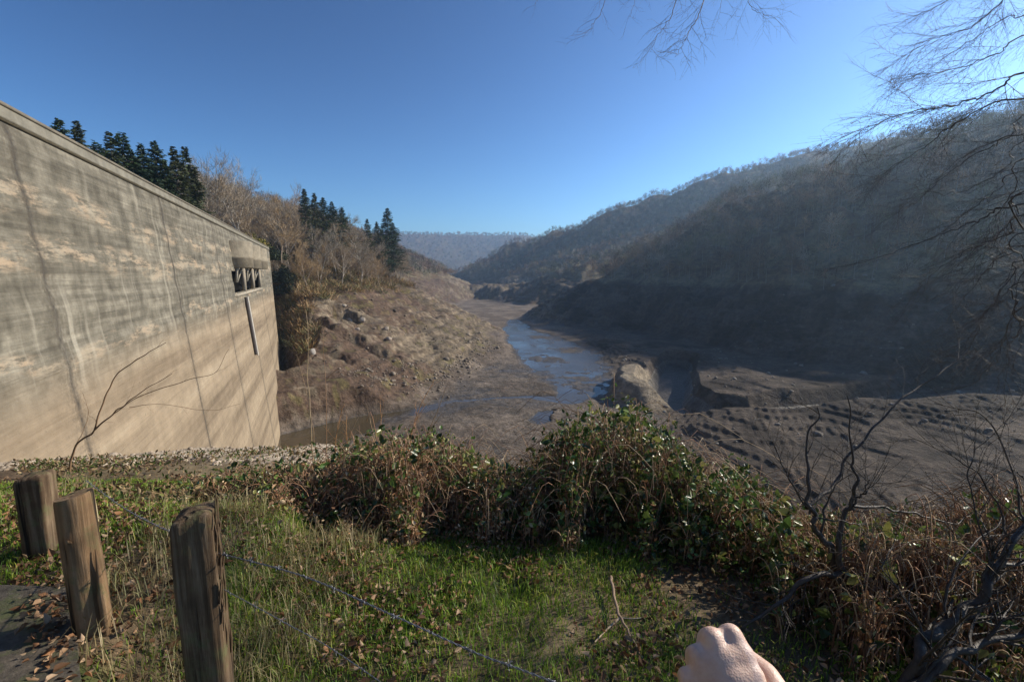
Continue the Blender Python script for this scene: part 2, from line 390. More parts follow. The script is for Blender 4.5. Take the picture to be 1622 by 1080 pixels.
# ------------------------------------------------------------------ dam
D0 = np.array((-18.3, 17.4)); DT = np.array((-.39, .92)); DT /= np.linalg.norm(DT); DN = np.array((DT[1], -DT[0]))
CREST = 6.0
def dam_line():
    pts = [(D0 + DT * s, DT.copy(), s) for s in np.arange(-34, 100, 1.0)]
    p = pts[-1][0].copy(); a0 = math.atan2(DT[1], DT[0]); s = 99.0
    for k in range(1, 70):
        a = a0 + min(k * R(1.9), R(72)); d = np.array((math.cos(a), math.sin(a)))
        p = p + d * .7; s += .7; pts.append((p.copy(), d, s))
    return pts
DL = dam_line()
BAT = .085
def dam_mat():
    m, nt, n, l, b = newmat('weathered_dam_concrete')
    uv = N(nt, 'ShaderNodeAttribute', attribute_name='Col')   # (distance along the wall, height) carried per vertex
    sx = N(nt, 'ShaderNodeSeparateColor'); l.new(uv.outputs['Color'], sx.inputs[0])
    s_, z_ = sx.outputs[0], sx.outputs[1]
    cv = N(nt, 'ShaderNodeCombineXYZ'); l.new(s_, cv.inputs[0]); l.new(z_, cv.inputs[1]); p = cv.outputs[0]
    big = noise(nt, p, .12, 8, .65); mid = noise(nt, p, .8, 9, .7); fine = noise(nt, p, 5, 6, .7)
    hor = noise(nt, vscale(nt, p, (.10, 2.6, 1)), 1.0, 7, .65)          # pour layers
    ver = noise(nt, vscale(nt, p, (1.1, .07, 1)), 1.0, 7, .6)           # runs down the wall
    base = ramp(nt, mid, [(.25, (.075, .067, .050)), (.5, (.165, .150, .115)), (.75, (.29, .265, .205))])
    base = mix(nt, .75, base, ramp(nt, hor, [(.3, .35), (.5, .95), (.7, 1.55)]), 'MULTIPLY')
    base = mix(nt, .8, base, ramp(nt, ver, [(.3, .75), (.7, 1.2)]), 'MULTIPLY')
    base = mix(nt, .55, base, ramp(nt, big, [(.3, .6), (.65, 1.35)]), 'MULTIPLY')
    # pale lime blooms along two levels, running down
    lev = None
    for zc_, wd, k in ((.6, .75, 1.0), (-3.1, .45, .9), (2.6, .8, .8)):
        zz = math_(nt, 'ADD', z_, math_(nt, 'MULTIPLY', math_(nt, 'SUBTRACT', noise(nt, vscale(nt, p, (.11, .05, 1)), 1.0, 3), .5), 4.5))
        t = math_(nt, 'SUBTRACT', 1.0, math_(nt, 'DIVIDE', math_(nt, 'ABSOLUTE', math_(nt, 'SUBTRACT', zz, zc_)), wd))
        t = math_(nt, 'MULTIPLY', math_(nt, 'MAXIMUM', t, 0.0), k)
        lev = t if lev is None else math_(nt, 'MAXIMUM', lev, t)
    patch = math_(nt, 'MULTIPLY', lev, ramp(nt, noise(nt, vscale(nt, p, (.26, 1.2, 1)), 1.0, 9, .76), [(.48, 0.0), (.60, 1.0)]))
    patch = math_(nt, 'MINIMUM', math_(nt, 'MULTIPLY', patch, 1.7), .8)
    lime = ramp(nt, noise(nt, p, .5, 4), [(.35, (.36, .32, .24)), (.6, (.44, .33, .22)), (.75, (.44, .41, .33))])
    base = mix(nt, patch, base, lime)
    run = math_(nt, 'MULTIPLY', ramp(nt, noise(nt, vscale(nt, p, (1.5, .05, 1)), 1.0, 3, .5), [(.54, 0.0), (.68, 1.0)]),
                ramp(nt, noise(nt, p, .10, 3), [(.46, 0.0), (.62, .5)]))
    base = mix(nt, run, base, (.52, .48, .38))
    # below the old water line: smooth tan silt film with slanting tide streaks
    wv = math_(nt, 'ADD', z_, math_(nt, 'MULTIPLY', math_(nt, 'SUBTRACT', noise(nt, p, .25, 5), .5), 1.2))
    lowm = math_(nt, 'SUBTRACT', 1.0, ramp(nt, math_(nt, 'ADD', math_(nt, 'MULTIPLY', math_(nt, 'ADD', wv, 4.2), .45), .5), [(0.0, 0.0), (1.0, 1.0)]))
    tide = noise(nt, vscale(nt, p, (.02, .45, 1)), 1.0, 9, .66)
    lowc = ramp(nt, tide, [(.30, (.13, .098, .066)), (.44, (.25, .195, .132)), (.58, (.34, .27, .185)), (.78, (.45, .375, .27))])
    lowc = mix(nt, .75, lowc, ramp(nt, mid, [(.3, .72), (.7, 1.2)]), 'MULTIPLY')
    lowc = mix(nt, .15, lowc, ramp(nt, ver, [(.3, .75), (.7, 1.2)]), 'MULTIPLY')
    col_ = mix(nt, lowm, base, lowc)
    # vertical construction joints every 17.5 m, ragged and stained
    wob = math_(nt, 'MULTIPLY', math_(nt, 'SUBTRACT', noise(nt, p, 1.2, 5), .5), .3)
    jj = math_(nt, 'PINGPONG', math_(nt, 'ADD', math_(nt, 'ADD', s_, 350.0), wob), 8.75)
    jd = math_(nt, 'SUBTRACT', 1.0, math_(nt, 'MINIMUM', math_(nt, 'DIVIDE', jj, .26), 1.0))
    jmask = math_(nt, 'MULTIPLY', jd, ramp(nt, noise(nt, p, 2.6, 7, .7), [(.35, .25), (.6, 1.0)]))
    col_ = mix(nt, jmask, col_, (.05, .045, .04))
    jw = math_(nt, 'SUBTRACT', 1.0, math_(nt, 'MINIMUM', math_(nt, 'DIVIDE', jj, 1.3), 1.0))
    jw = math_(nt, 'MULTIPLY', jw, ramp(nt, fine, [(.42, 0.0), (.62, .7)]))
    col_ = mix(nt, jw, col_, (.10, .085, .065))
    pits = ramp(nt, noise(nt, p, 3.0, 7, .75), [(.3, 1.0), (.4, 0.0)])
    col_ = mix(nt, math_(nt, 'MULTIPLY', pits, .55), col_, (.07, .06, .045))
    l.new(col_, b.inputs['Base Color']); b.inputs['Roughness'].default_value = .9; b.inputs['Specular IOR Level'].default_value = .2
    lay = N(nt, 'ShaderNodeTexWave', wave_type='BANDS', bands_direction='Y'); lay.inputs['Scale'].default_value = .42
    lay.inputs['Distortion'].default_value = 1.0; lay.inputs['Detail'].default_value = 3; l.new(p, lay.inputs['Vector'])
    h = math_(nt, 'ADD', math_(nt, 'MULTIPLY', hor, .6), math_(nt, 'MULTIPLY', fine, .25))
    h = math_(nt, 'SUBTRACT', h, math_(nt, 'MULTIPLY', jd, .9))
    bump(nt, h, .9, .12, b)
    return m
M_dam = dam_mat()
M_conc = mat_col('old_concrete', .9, .3, 1.4, .2, .04)
M_void = mat_col('intake_shade_black', .9, .3, 1.0)  # near-black colour stands in for the shade inside the intake openings
M_pipe = mat_col('pale_painted_steel', .5, .2, 2.0, .4)
dam = empty('dam', (D0[0], D0[1], 0)); DAMO = np.array((D0[0], D0[1], 0))
tag(dam, 'long weathered concrete dam wall with streaked face and three half-round intake towers', 'dam')
def dam_sweep(profile, ss, jit=0, taper=0):
    """profile: list of (outward, z); returns verts rows along the dam line"""
    V = []; C = []
    for p, d, s in DL:
        if not (ss[0] <= s <= ss[1]): continue
        nrm = np.array((d[1], -d[0]))
        kk = 1 - taper * float(sm(66, 104, np.array(s))); V.append([(p[0] + nrm[0] * o * kk, p[1] + nrm[1] * o * kk, z) for o, z in profile]); C.append([(s, z, 0) for o, z in profile])
    V = np.array(V); C = np.array(C); a, b = V.shape[:2]
    i = np.arange(a * b).reshape(a, b)
    f = np.stack([i[:-1, :-1], i[1:, :-1], i[1:, 1:], i[:-1, 1:]], -1).reshape(-1, 4)
    return V.reshape(-1, 3) - DAMO, f, C.reshape(-1, 3)
zs = np.linspace(5.36, -30, 92)
prof = [((5.36 - z) * BAT + .035 * math.sin(z * 3.1) * (z > -4.5), z) for z in zs]
mb = MB(); v, f, c = dam_sweep(prof, (-40, 160), 0, .75)
fc = c[f].mean(1); hole = np.zeros(len(f), bool)
for s0 in (46.5, 56.0, 65.5): hole |= (np.abs(fc[:, 0] - s0) < 4.8) & (fc[:, 1] < .45) & (fc[:, 1] > -2.5)
mb.add(v, f[~hole], c); mb.build('wall', M_dam, dam, smooth=False)
# crest: ledge, parapet and coping (closed section, kept apart from the face)
mb = MB(); v, f, c = dam_sweep([(-3.9, 5.365), (-.10, 5.365), (-.10, 5.47), (.07, 5.47), (.07, 5.60), (.05, 5.60), (.05, 5.98), (-.3, 6.0), (-.3, 5.4), (-3.9, 5.4)], (-40, 160))
mb.add(v, f, (.20, .185, .145)); mb.build('parapet', M_conc, dam)
mb = MB(); v, f, c = dam_sweep([(.055, 5.93), (.09, 5.93), (.09, 6.06), (-.42, 6.06), (-.42, 6.0)], (-40, 160)); mb.add(v, f, (.17, .15, .115)); mb.build('coping', M_conc, dam)
mb = MB(); v, f, c = dam_sweep([(-3.9, 5.1), (-4.4, 4.0), (-14, -28)], (-40, 160)); mb.add(v, f, (.2, .18, .15)); mb.build('downstream_face', M_conc, dam)
# intake towers
def dp(s, o, z): q = D0 + DT * s + DN * o; return np.array((q[0], q[1], z)) - DAMO
def face_o(z): return (5.36 - z) * BAT
for s0 in (46.5, 56.0, 65.5):
    mb = MB(); th = np.linspace(-math.pi / 2 - .15, math.pi / 2 + .15, 22); rad = 2.15
    rings = []
    for z, k in ((4.1, .97), (4.0, 1.0), (2.2, 1.0), (2.15, 1.03), (1.9, 1.03), (1.85, 1.0), (.75, 1.0), (.7, .93)):
        rings.append([dp(s0 + rad * k * math.sin(t), face_o(3) * .2 + rad * k * math.cos(t) * 1.1, z) for t in th])
    V = np.array(rings); a, b_ = V.shape[:2]; i = np.arange(a * b_).reshape(a, b_)
    f = np.stack([i[:-1, :-1], i[1:, :-1], i[1:, 1:], i[:-1, 1:]], -1).reshape(-1, 4)
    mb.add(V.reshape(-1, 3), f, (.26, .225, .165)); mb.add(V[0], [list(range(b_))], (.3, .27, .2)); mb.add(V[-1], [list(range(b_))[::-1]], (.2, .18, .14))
    t_ = mb.build('intake_tower', M_conc, dam, smooth=False)
    # slanting struts under the tower
    mb = MB()
    for sg in (-1, 1):
        a_ = dp(s0 + sg * rad * .8, .9, .8); b2 = dp(s0 + sg * rad * .2, .35, -1.2)
        mb.add(*(lambda p, q: ([p + (0, 0, 0), p + dp(.22, 0, 0) - dp(0, 0, 0), q + dp(.22, 0, 0) - dp(0, 0, 0), q, p + dp(0, -.3, 0) - dp(0, 0, 0), p + dp(.22, -.3, 0) - dp(0, 0, 0), q + dp(.22, -.3, 0) - dp(0, 0, 0), q + dp(0, -.3, 0) - dp(0, 0, 0)],
                [(0, 1, 2, 3), (4, 7, 6, 5), (0, 4, 5, 1), (3, 2, 6, 7), (0, 3, 7, 4), (1, 5, 6, 2)]))(a_, b2), (.42, .38, .30))
    mb.build('strut', M_conc, dam)
def box_between(mb, s0, s1, o0, o1, z0, z1, col):
    P = [dp(s, o, z) for z in (z0, z1) for (s, o) in ((s0, o0), (s1, o0), (s1, o1), (s0, o1))]
    mb.add(P, [(0, 1, 2, 3)[::-1], (4, 5, 6, 7), (0, 1, 5, 4), (1, 2, 6, 5), (2, 3, 7, 6), (3, 0, 4, 7)], col)
for s0 in (46.5, 56.0, 65.5):
    mb = MB(); box_between(mb, s0 - 4.74, s0 + 4.74, -3.4, -.1, -3.1, 1.1, (.045, .045, .045)); mb.f[4][0] = mb.f[4][0][[0, 1, 2, 3, 5]][:, ::-1]; mb.c[0] = mb.c[0] * .25; mb.build('intake_opening', M_void, dam)  # colour cut to near black: painted shade of the recess
    mb = MB(); box_between(mb, s0 + 4.45, s0 + 4.72, .30, face_o(-2.9) + .08, -2.6, .62, (.40, .35, .27)); mb.build('pier', M_conc, dam)
mb = MB(); box_between(mb, 41.6, 70.4, -.6, face_o(-3) + .16, -2.9, -2.55, (.36, .32, .25)); mb.build('sill', M_conc, dam)
mb = MB(); tube(mb, [dp(49.5, face_o(z) + .28, z) for z in np.linspace(-3.2, -11.5, 12)], .12, 8, (.60, .56, .48), True); mb.build('drain_pipe', M_pipe, dam)
mb = MB(); tube(mb, [dp(48.4, face_o(z) + .2, z) for z in np.linspace(-3.2, -11.2, 12)], .2, 8, (.07, .06, .055), True); mb.build('guide_rail', M_pipe, dam)

# ------------------------------------------------------------------ rocks
def rock_mesh(seed, n=10):
    r = np.random.default_rng(seed)
    th, ph = np.meshgrid(np.linspace(0, 2 * np.pi, n, endpoint=False), np.linspace(.0, np.pi, n // 2 + 2)[1:-1])
    d = np.stack([np.cos(th) * np.sin(ph), np.sin(th) * np.sin(ph), np.cos(ph)], -1)
    cuts = r.normal(size=(9, 3)); cuts /= np.linalg.norm(cuts, axis=1)[:, None]
    rad = np.ones(d.shape[:2])
    for c_ in cuts: rad = np.minimum(rad, r.uniform(.55, .85) / np.clip(d @ c_, .05, None))
    v = (d * rad[..., None]).reshape(-1, 3) * r.uniform(.7, 1.3, 3)
    a, b = th.shape; i = np.arange(a * b).reshape(a, b); j = np.roll(i, -1, 1)
    f = np.stack([i[:-1], i[1:], j[1:], j[:-1]], -1).reshape(-1, 4)
    v = np.vstack([v, [0, 0, v[:, 2].max() * 1.02], [0, 0, v[:, 2].min()]])
    tris = [(a * b, i[0, k], j[0, k]) for k in range(b)] + [(a * b + 1, j[-1, k], i[-1, k]) for k in range(b)]
    return v, f, np.array(tris)
RK = [rock_mesh(k, 8) for k in range(6)]
def put_rocks(mb, xs, ys, size, cola, colb):
    zs_ = height(xs, ys)
    for x, y, z, s in zip(xs, ys, zs_, size):
        if z < WATER - .1: continue
        v, f, t = RK[rnd.randrange(6)]; a = rnd.random() * 6.28; ca, sa = math.cos(a), math.sin(a)
        v = v * s * np.array((1, 1, .7)); v = np.stack([v[:, 0] * ca - v[:, 1] * sa, v[:, 0] * sa + v[:, 1] * ca, v[:, 2]], 1) + (x, y, z + s * .1)
        k = rnd.random(); c_ = np.array(cola) * (1 - k) + np.array(colb) * k
        n0 = len(v); mb.add(v, f, c_); mb.f.setdefault(3, []).append(t + mb.n - n0)
mb = MB()
def scat(poly_uvz, n, spread):
    i = rng.integers(0, len(poly_uvz) - 1, n); t = rng.random(n)
    P0 = np.array(poly_uvz)[i]; P1 = np.array(poly_uvz)[i + 1]; p = P0 + (P1 - P0) * t[:, None]
    return p[:, 0] + rng.normal(0, spread, n), p[:, 1] + rng.normal(0, spread, n)
line1 = [tuple(atz(u, v, -26.5)[:2]) for u, v in ((560, 640), (640, 620), (700, 598), (745, 572), (775, 545))]
xs, ys = scat(line1, 900, 3.2); put_rocks(mb, xs, ys, rng.gamma(1.3, .13, 900) + .05, (.10, .08, .06), (.30, .25, .19))
xs = rng.uniform(-62, -22, 320); ys = rng.uniform(100, 150, 320); put_rocks(mb, xs, ys, rng.gamma(1.0, .14, 320) + .04, (.09, .07, .05), (.26, .21, .155))
xs = rng.uniform(20, 110, 500); ys = rng.uniform(60, 150, 500); put_rocks(mb, xs, ys, rng.gamma(2, .10, 500) + .05, (.14, .12, .10), (.30, .27, .22))
tag(mb.build('rubble', M_rock, origin=(-30, 110, -25)), 'loose grey and tan stones strewn over the drained shore', 'rubble', kind='stuff')
mb = MB()
n = 2200; xs = rng.uniform(-15, -2.5, n); ys = rng.uniform(7, 13.5, n); put_rocks(mb, xs, ys, rng.gamma(1.0, .022, n) + .008, (.22, .17, .12), (.46, .38, .29))
tag(mb.build('gravel', M_rock, origin=(-9, 10, -4)), 'pale stones and crumbled mortar on the ledge beside the dam foot', 'gravel', kind='stuff')
def boulder(u, v, y, s, label, colr, k):
    p = at(u, v, y); z = H1(p[0], p[1]); mb = MB(); vv, f, t = rock_mesh(100 + k, 14)
    vv = vv * s; mb.add(vv, f, colr); mb.f.setdefault(3, []).append(t)
    o = mb.build('boulder', M_rock); o.location = (p[0], p[1], z + s * .3); tag(o, label, 'boulder', 'boulders on the drained bank')
boulder(500, 632, 98, .8, 'large white boulder at the water edge beside the dam foot', (.34, .31, .27), 1)
boulder(576, 549, 124, 1.0, 'pale boulder right of the dark hollow in the promontory', (.38, .33, .27), 2)
boulder(613, 548, 126, .8, 'upper pale boulder of the pair on the promontory slope', (.36, .30, .24), 3)
boulder(617, 560, 122, .95, 'lower and larger pale boulder of the pair on the promontory slope', (.36, .30, .24), 4)
boulder(547, 524, 128, .8, 'small pale boulder on the rim of the dark hollow', (.36, .31, .25), 5)
boulder(556, 542, 126, .9, 'pale boulder low in the chain that borders the dark hollow', (.36, .31, .25), 6)
boulder(569, 570, 118, .6, 'smallest boulder below the hollow of the promontory', (.42, .36, .3), 7)

# ------------------------------------------------------------------ trees
def rot_to(d):
    d = d / np.linalg.norm(d); a = np.cross(d, (0, 0, 1.0)); na_ = np.linalg.norm(a)
    a = a / na_ if na_ > 1e-4 else np.array((1.0, 0, 0)); return a, np.cross(a, d), d
def slivers(mb, base, dirs, length, width, r, col, bend=.0):
    """thin triangles: fine twigs"""
    n = len(base); side = np.cross(dirs, r.normal(size=(n, 3))); side /= np.linalg.norm(side, axis=1)[:, None] + 1e-9
    a = base - side * width[:, None] / 2; b = base + side * width[:, None] / 2; c_ = base + dirs * length[:, None]
    v = np.stack([a, b, c_], 1).reshape(-1, 3); f = np.arange(3 * n).reshape(-1, 3)
    mb.add(v, f, np.repeat(col, 3, 0) if np.ndim(col) == 2 else col)
def bare_tree(seed, h=13.0, spread=.42, tw=1500, tcol=(.24, .20, .16), ccol=(.27, .20, .14), tl=1.0, twd=.035, low=.25):
    r = np.random.default_rng(seed); tr = MB(); cr = MB(); ends = []
    def grow(p, d, L, rad, lev):
        n = 5; pts = [p]; q = p.copy(); dd = d.copy()
        for k in range(n):
            dd = dd + r.normal(0, .13, 3) + np.array((0, 0, .07)); dd /= np.linalg.norm(dd); q = q + dd * L / n; pts.append(q.copy())
        pts = np.array(pts); tube(tr if lev == 0 else cr, pts, np.linspace(rad, rad * .45, n + 1), 5 if lev == 0 else 3, tcol)
        if lev >= 1: ends.extend(pts[2:])
        if lev < 3:
            m = (9, 5, 3)[lev]
            for k in range(m):
                t = r.uniform(low if lev == 0 else .25, 1); i = min(int(t * n), n - 1); b = pts[i] + (pts[i + 1] - pts[i]) * (t * n - i)
                ax = rot_to(dd); ang = r.uniform(.45, .95); ph = r.uniform(0, 6.28)
                nd = ax[2] * math.cos(ang) + (ax[0] * math.cos(ph) + ax[1] * math.sin(ph)) * math.sin(ang)
                grow(b, nd, L * r.uniform(.4, .62) * (1.25 - .4 * t if lev == 0 else 1), rad * .45, lev + 1)
    grow(np.zeros(3), np.array((0, 0, 1.0)), h * .78, h * .014, 0)
    e = np.array(ends); i = r.integers(0, len(e), tw); base = e[i] + r.normal(0, .12, (tw, 3))
    out = base - np.array((0, 0, h * .35)); out /= np.linalg.norm(out, axis=1)[:, None] + 1e-6
    d = out + r.normal(0, .6, (tw, 3)) + (0, 0, .25); d /= np.linalg.norm(d, axis=1)[:, None]
    cc = np.array(ccol) * (.6 + .8 * r.random((tw, 1)))
    slivers(cr, base, d, r.uniform(.6, 1.5, tw) * tl, np.full(tw, twd), r, cc)
    return tr, cr
def conifer(seed, h=20.0, rb=3.0, colr=(.022, .04, .016), dens=1.0):
    r = np.random.default_rng(seed); tr = MB(); cr = MB()
    tube(tr, [(0, 0, 0), (0, 0, h * .5), (0, 0, h * .97)], [h * .013, h * .008, .02], 6, (.14, .10, .07))
    z = h * .08; ls = []
    while z < h * .985:
        t = z / h; L = rb * (1 - t) ** .8 * r.uniform(.45, 1.15) * (1 + .18 * math.sin(z * 1.7 + seed)) + .08; m = int(8 + 4 * (1 - t))
        for k in range(m):
            a = r.uniform(0, 6.28); d = np.array((math.cos(a), math.sin(a), r.uniform(-.28, .12) + .35 * t)); Lk = L * r.uniform(.65, 1.1)
            n = int(10 * dens + 9 * Lk * dens); s = r.random(n) ** .7
            b = np.array((0, 0, z + r.normal(0, .15))) + d * (s * Lk)[:, None]; b[:, 2] -= .16 * (s * Lk) ** 1.2 - .05 * (s * Lk) ** 1.5
            sd = np.array((-math.sin(a), math.cos(a), 0)); w_ = r.normal(0, .30, n) * (1.1 - s * .6) * min(Lk, 2.2)
            b = b + sd * (w_ * .4)[:, None]; dd = d * .6 + sd * np.sign(w_)[:, None] * .7 + np.stack([np.zeros(n), np.zeros(n), -.35 + r.normal(0, .2, n)], 1)
            ls.append((b, dd))
        z += max(.26, .8 * (1 - t) ** .6 * r.uniform(.55, 1.45))
    b = np.concatenate([x[0] for x in ls]); d = np.concatenate([x[1] for x in ls]); d /= np.linalg.norm(d, axis=1)[:, None]; n = len(b)
    cc = np.array(colr) * (.55 + 1.1 * r.random((n, 1))) * np.where(r.random((n, 1)) < .12, 1.7, 1)
    slivers(cr, b, d, r.uniform(.3, .7, n) * np.interp(b[:, 2], [h * .8, h], [1, .45]), r.uniform(.09, .2, n), r, cc)
    return tr, cr
def make_tree(name, tr, cr, mt, mc, label, cat, group=None):
    e = empty(name); tag(e, label, cat, group); tr.build('trunk', mt, e); cr.build('crown', mc, e); return e
def place(proto, x, y, s=1.0, rz=0, z=None, label=None, first=set(), sx=1.0, group=None):
    if proto.name in first: o = copy_tree(proto)
    else: o = proto; first.add(proto.name)
    o.location = (x, y, (H1(x, y) if z is None else z) - .15); o.rotation_euler = (0, 0, rz); o.scale = (s * sx, s * sx, s)
    if label: o['label'] = label
    if group: o['group'] = group
    return o
CON = [make_tree('conifer', *conifer(3 + k, 20, rb, cc_, dens=1.0), M_twig, M_needle, 'dark conifer', 'conifer') for k, (rb, cc_) in enumerate(((6.0, (.03, .05, .018)), (4.4, (.045, .06, .022)), (6.8, (.022, .042, .018)), (5.0, (.05, .058, .02)), (7.2, (.03, .055, .016))))]
# behind the dam: (pixel of the tip, distance, tree height)
GB = 'dark conifers standing behind the dam crest'
tips = [(92, 183, 58, 19, 'leftmost conifer behind the dam, thin broken top'), (119, 187, 60, 19, 'second conifer from the left behind the dam, reddish flecked crown'),
        (172, 203, 66, 20, 'left conifer of the middle clump behind the dam'), (191, 207, 70, 21, 'right conifer of the middle clump behind the dam'),
        (222, 225, 72, 20, 'conifer with a low dense crown right of the middle clump'), (243, 219, 76, 22, 'narrow spire-topped conifer behind the dam'),
        (274, 228, 76, 22, 'tall broad conifer behind the dam, left of the last one'), (291, 227, 80, 23, 'rightmost tall conifer behind the dam beside the bare trees'),
        (152, 222, 64, 17, 'short conifer in the gap left of the middle clump'), (207, 236, 70, 18, 'short conifer tucked between two taller conifers'),
        (258, 250, 74, 18, 'short conifer in front of the tall pair'), (306, 262, 80, 18, 'low conifer at the right end of the dark row')]
for k, (u, v, y, h, lb) in enumerate(tips):
    p = at(u, v, y); place(CON[k * 3 % 5], p[0], p[1], h / 20, k * 1.7, p[2] - h, lb, sx=1.0, group=GB)
GP = 'conifers on the wooded promontory'
tips = [(481, 297, 150, 19, 'tallest left conifer of the promontory, dark rounded top'), (497, 304, 154, 18, 'second conifer on the promontory ridge'), (511, 311, 158, 17, 'third conifer on the promontory ridge'),
        (525, 318, 162, 17, 'fourth conifer on the promontory ridge, blunt top'), (541, 327, 168, 16, 'fifth conifer on the promontory ridge, half hidden by bare trees'), (581, 345, 184, 17, 'slim conifer right of the gap in the promontory wood'),
        (596, 350, 190, 16, 'small slim conifer beside the tall spire'), (613, 328, 196, 25, 'tall lone spire conifer at the right end of the promontory'), (622, 352, 200, 21, 'conifer leaning on the tall spire at the promontory tip'),
        (604, 362, 192, 17, 'low conifer beneath the tall spire')]
for k, (u, v, y, h, lb) in enumerate(tips):
    p = at(u, v, y); place(CON[(k * 2 + 1) % 5], p[0], p[1], h / 20, k * 2.3, p[2] - h, lb, sx=1.25, group=GP)
BT = [make_tree('bare_tree', *bare_tree(20 + k, hh, tw=2600, tcol=tc, ccol=cc), M_twig, M_twig, 'bare tree', 'bare tree')
      for k, (hh, tc, cc) in enumerate(((13, (.34, .29, .23), (.33, .25, .16)), (12, (.28, .22, .16), (.36, .26, .15)), (14, (.40, .36, .30), (.30, .25, .18)), (11, (.30, .23, .16), (.38, .26, .13))))]
big = [(345, 268, 104, 19, 'pale wide-crowned bare tree right of the dark conifers behind the dam'), (375, 280, 108, 18, 'pale bare tree with a rounded crown above the far end of the dam'),
       (330, 290, 98, 16, 'bare tree beside the last dark conifer'), (400, 318, 112, 14, 'small bare tree between the pale bare trees and the dam end'), (440, 335, 122, 13, 'bare tree above the far corner of the dam')]
for k, (u, v, y, h, lb) in enumerate(big):
    p = at(u, v, y); place(BT[(2, 2, 0, 1, 3)[k]], p[0], p[1], h / 13, k * 1.3, p[2] - h, lb, sx=1.15, group='bare trees behind the dam end')
# wood on the promontory
GW = 'bare trees of the promontory wood'
cnt = 0; tries = 0; placed = []
while cnt < 185 and tries < 6000:
    tries += 1; y = rnd.uniform(112, 232); x = rnd.uniform(-.62 * y, -.22 * y)
    z = H1(x, y)
    if z < -5.2 or z > 16: continue
    if any((x - a) ** 2 + (y - b) ** 2 < 14 for a, b in placed): continue
    placed.append((x, y))
    pu = 811 + FPX * x / (y * CP - z * SP); row = 'at the foot of the wood' if z < -1.8 else ('halfway up the wood' if z < 4 else 'high in the wood')
    lm = ((438, 'behind the dam end'), (462, 'by the evergreen bushes'), (484, 'left of the tallest conifer group'), (500, 'under the second conifer'), (515, 'under the third conifer'), (532, 'under the fourth conifer'),
          (555, 'under the blunt fifth conifer'), (574, 'in the gap between conifers'), (592, 'under the slim conifer'), (608, 'left of the tall spire'), (630, 'under the tall spire'), (9999, 'at the promontory tip'))
    lbw = '%s leafless tree %s, %s' % (('greyish', 'brown', 'pale-trunked', 'ochre')[cnt % 4], next(t for a, t in lm if pu < a), row)
    s = rnd.uniform(.95, 1.4) * (.72 if z < -1.5 else 1.0)
    place(BT[cnt % 4], x, y, s, rnd.random() * 6.28, z, lbw, sx=rnd.uniform(.9, 1.15), group=GW); cnt += 1
# undergrowth of the promontory and of the bank behind the dam
def scrub(name, pts, size, cols, label, cat, nsl=26, width=.09):
    mb = MB(); n = len(pts); r = rng
    base = np.repeat(pts, nsl, 0); sz = np.repeat(size, nsl); m = len(base)
    off = r.normal(0, .45, (m, 3)) * sz[:, None]; off[:, 2] = np.abs(off[:, 2]) * .9
    d = off / (np.linalg.norm(off, axis=1)[:, None] + 1e-6) + r.normal(0, .4, (m, 3)) + (0, 0, .5); d /= np.linalg.norm(d, axis=1)[:, None]
    ci = np.repeat(r.integers(0, len(cols), n), nsl); cc = np.array(cols)[ci] * (.6 + .8 * r.random((m, 1)))
    slivers(mb, base + off, d, r.uniform(.4, 1.0, m) * sz, width * sz, r, cc)
    return tag(mb.build(name, M_twig, origin=pts.mean(0)), label, cat, kind='stuff')
def field(n, xr, yr, cond):
    x = rng.uniform(*xr, n); y = rng.uniform(*yr, n); z = height(x, y); k = cond(x, y, z)
    return np.stack([x, y, z], 1)[k]
pts = field(8500, (-125, -28), (104, 250), lambda x, y, z: (z > -6.8 + 2.8 * fbm(x / 9, y / 9, 3, 7)) & (z < 24) & (x / y > -.68))
pr = field(2600, (-95, -45), (100, 150), lambda x, y, z: (z > -19) & (z < -5) & (seg_dist(x, y, RAV)[0] < 11)); pts = np.vstack([pts, pr])
scrub('undergrowth', pts, rng.uniform(.9, 2.4, len(pts)), [(.34, .22, .11), (.28, .20, .11), (.22, .20, .08), (.38, .25, .11), (.12, .12, .05)], 'brown and ochre undergrowth filling the promontory wood', 'undergrowth', 34)
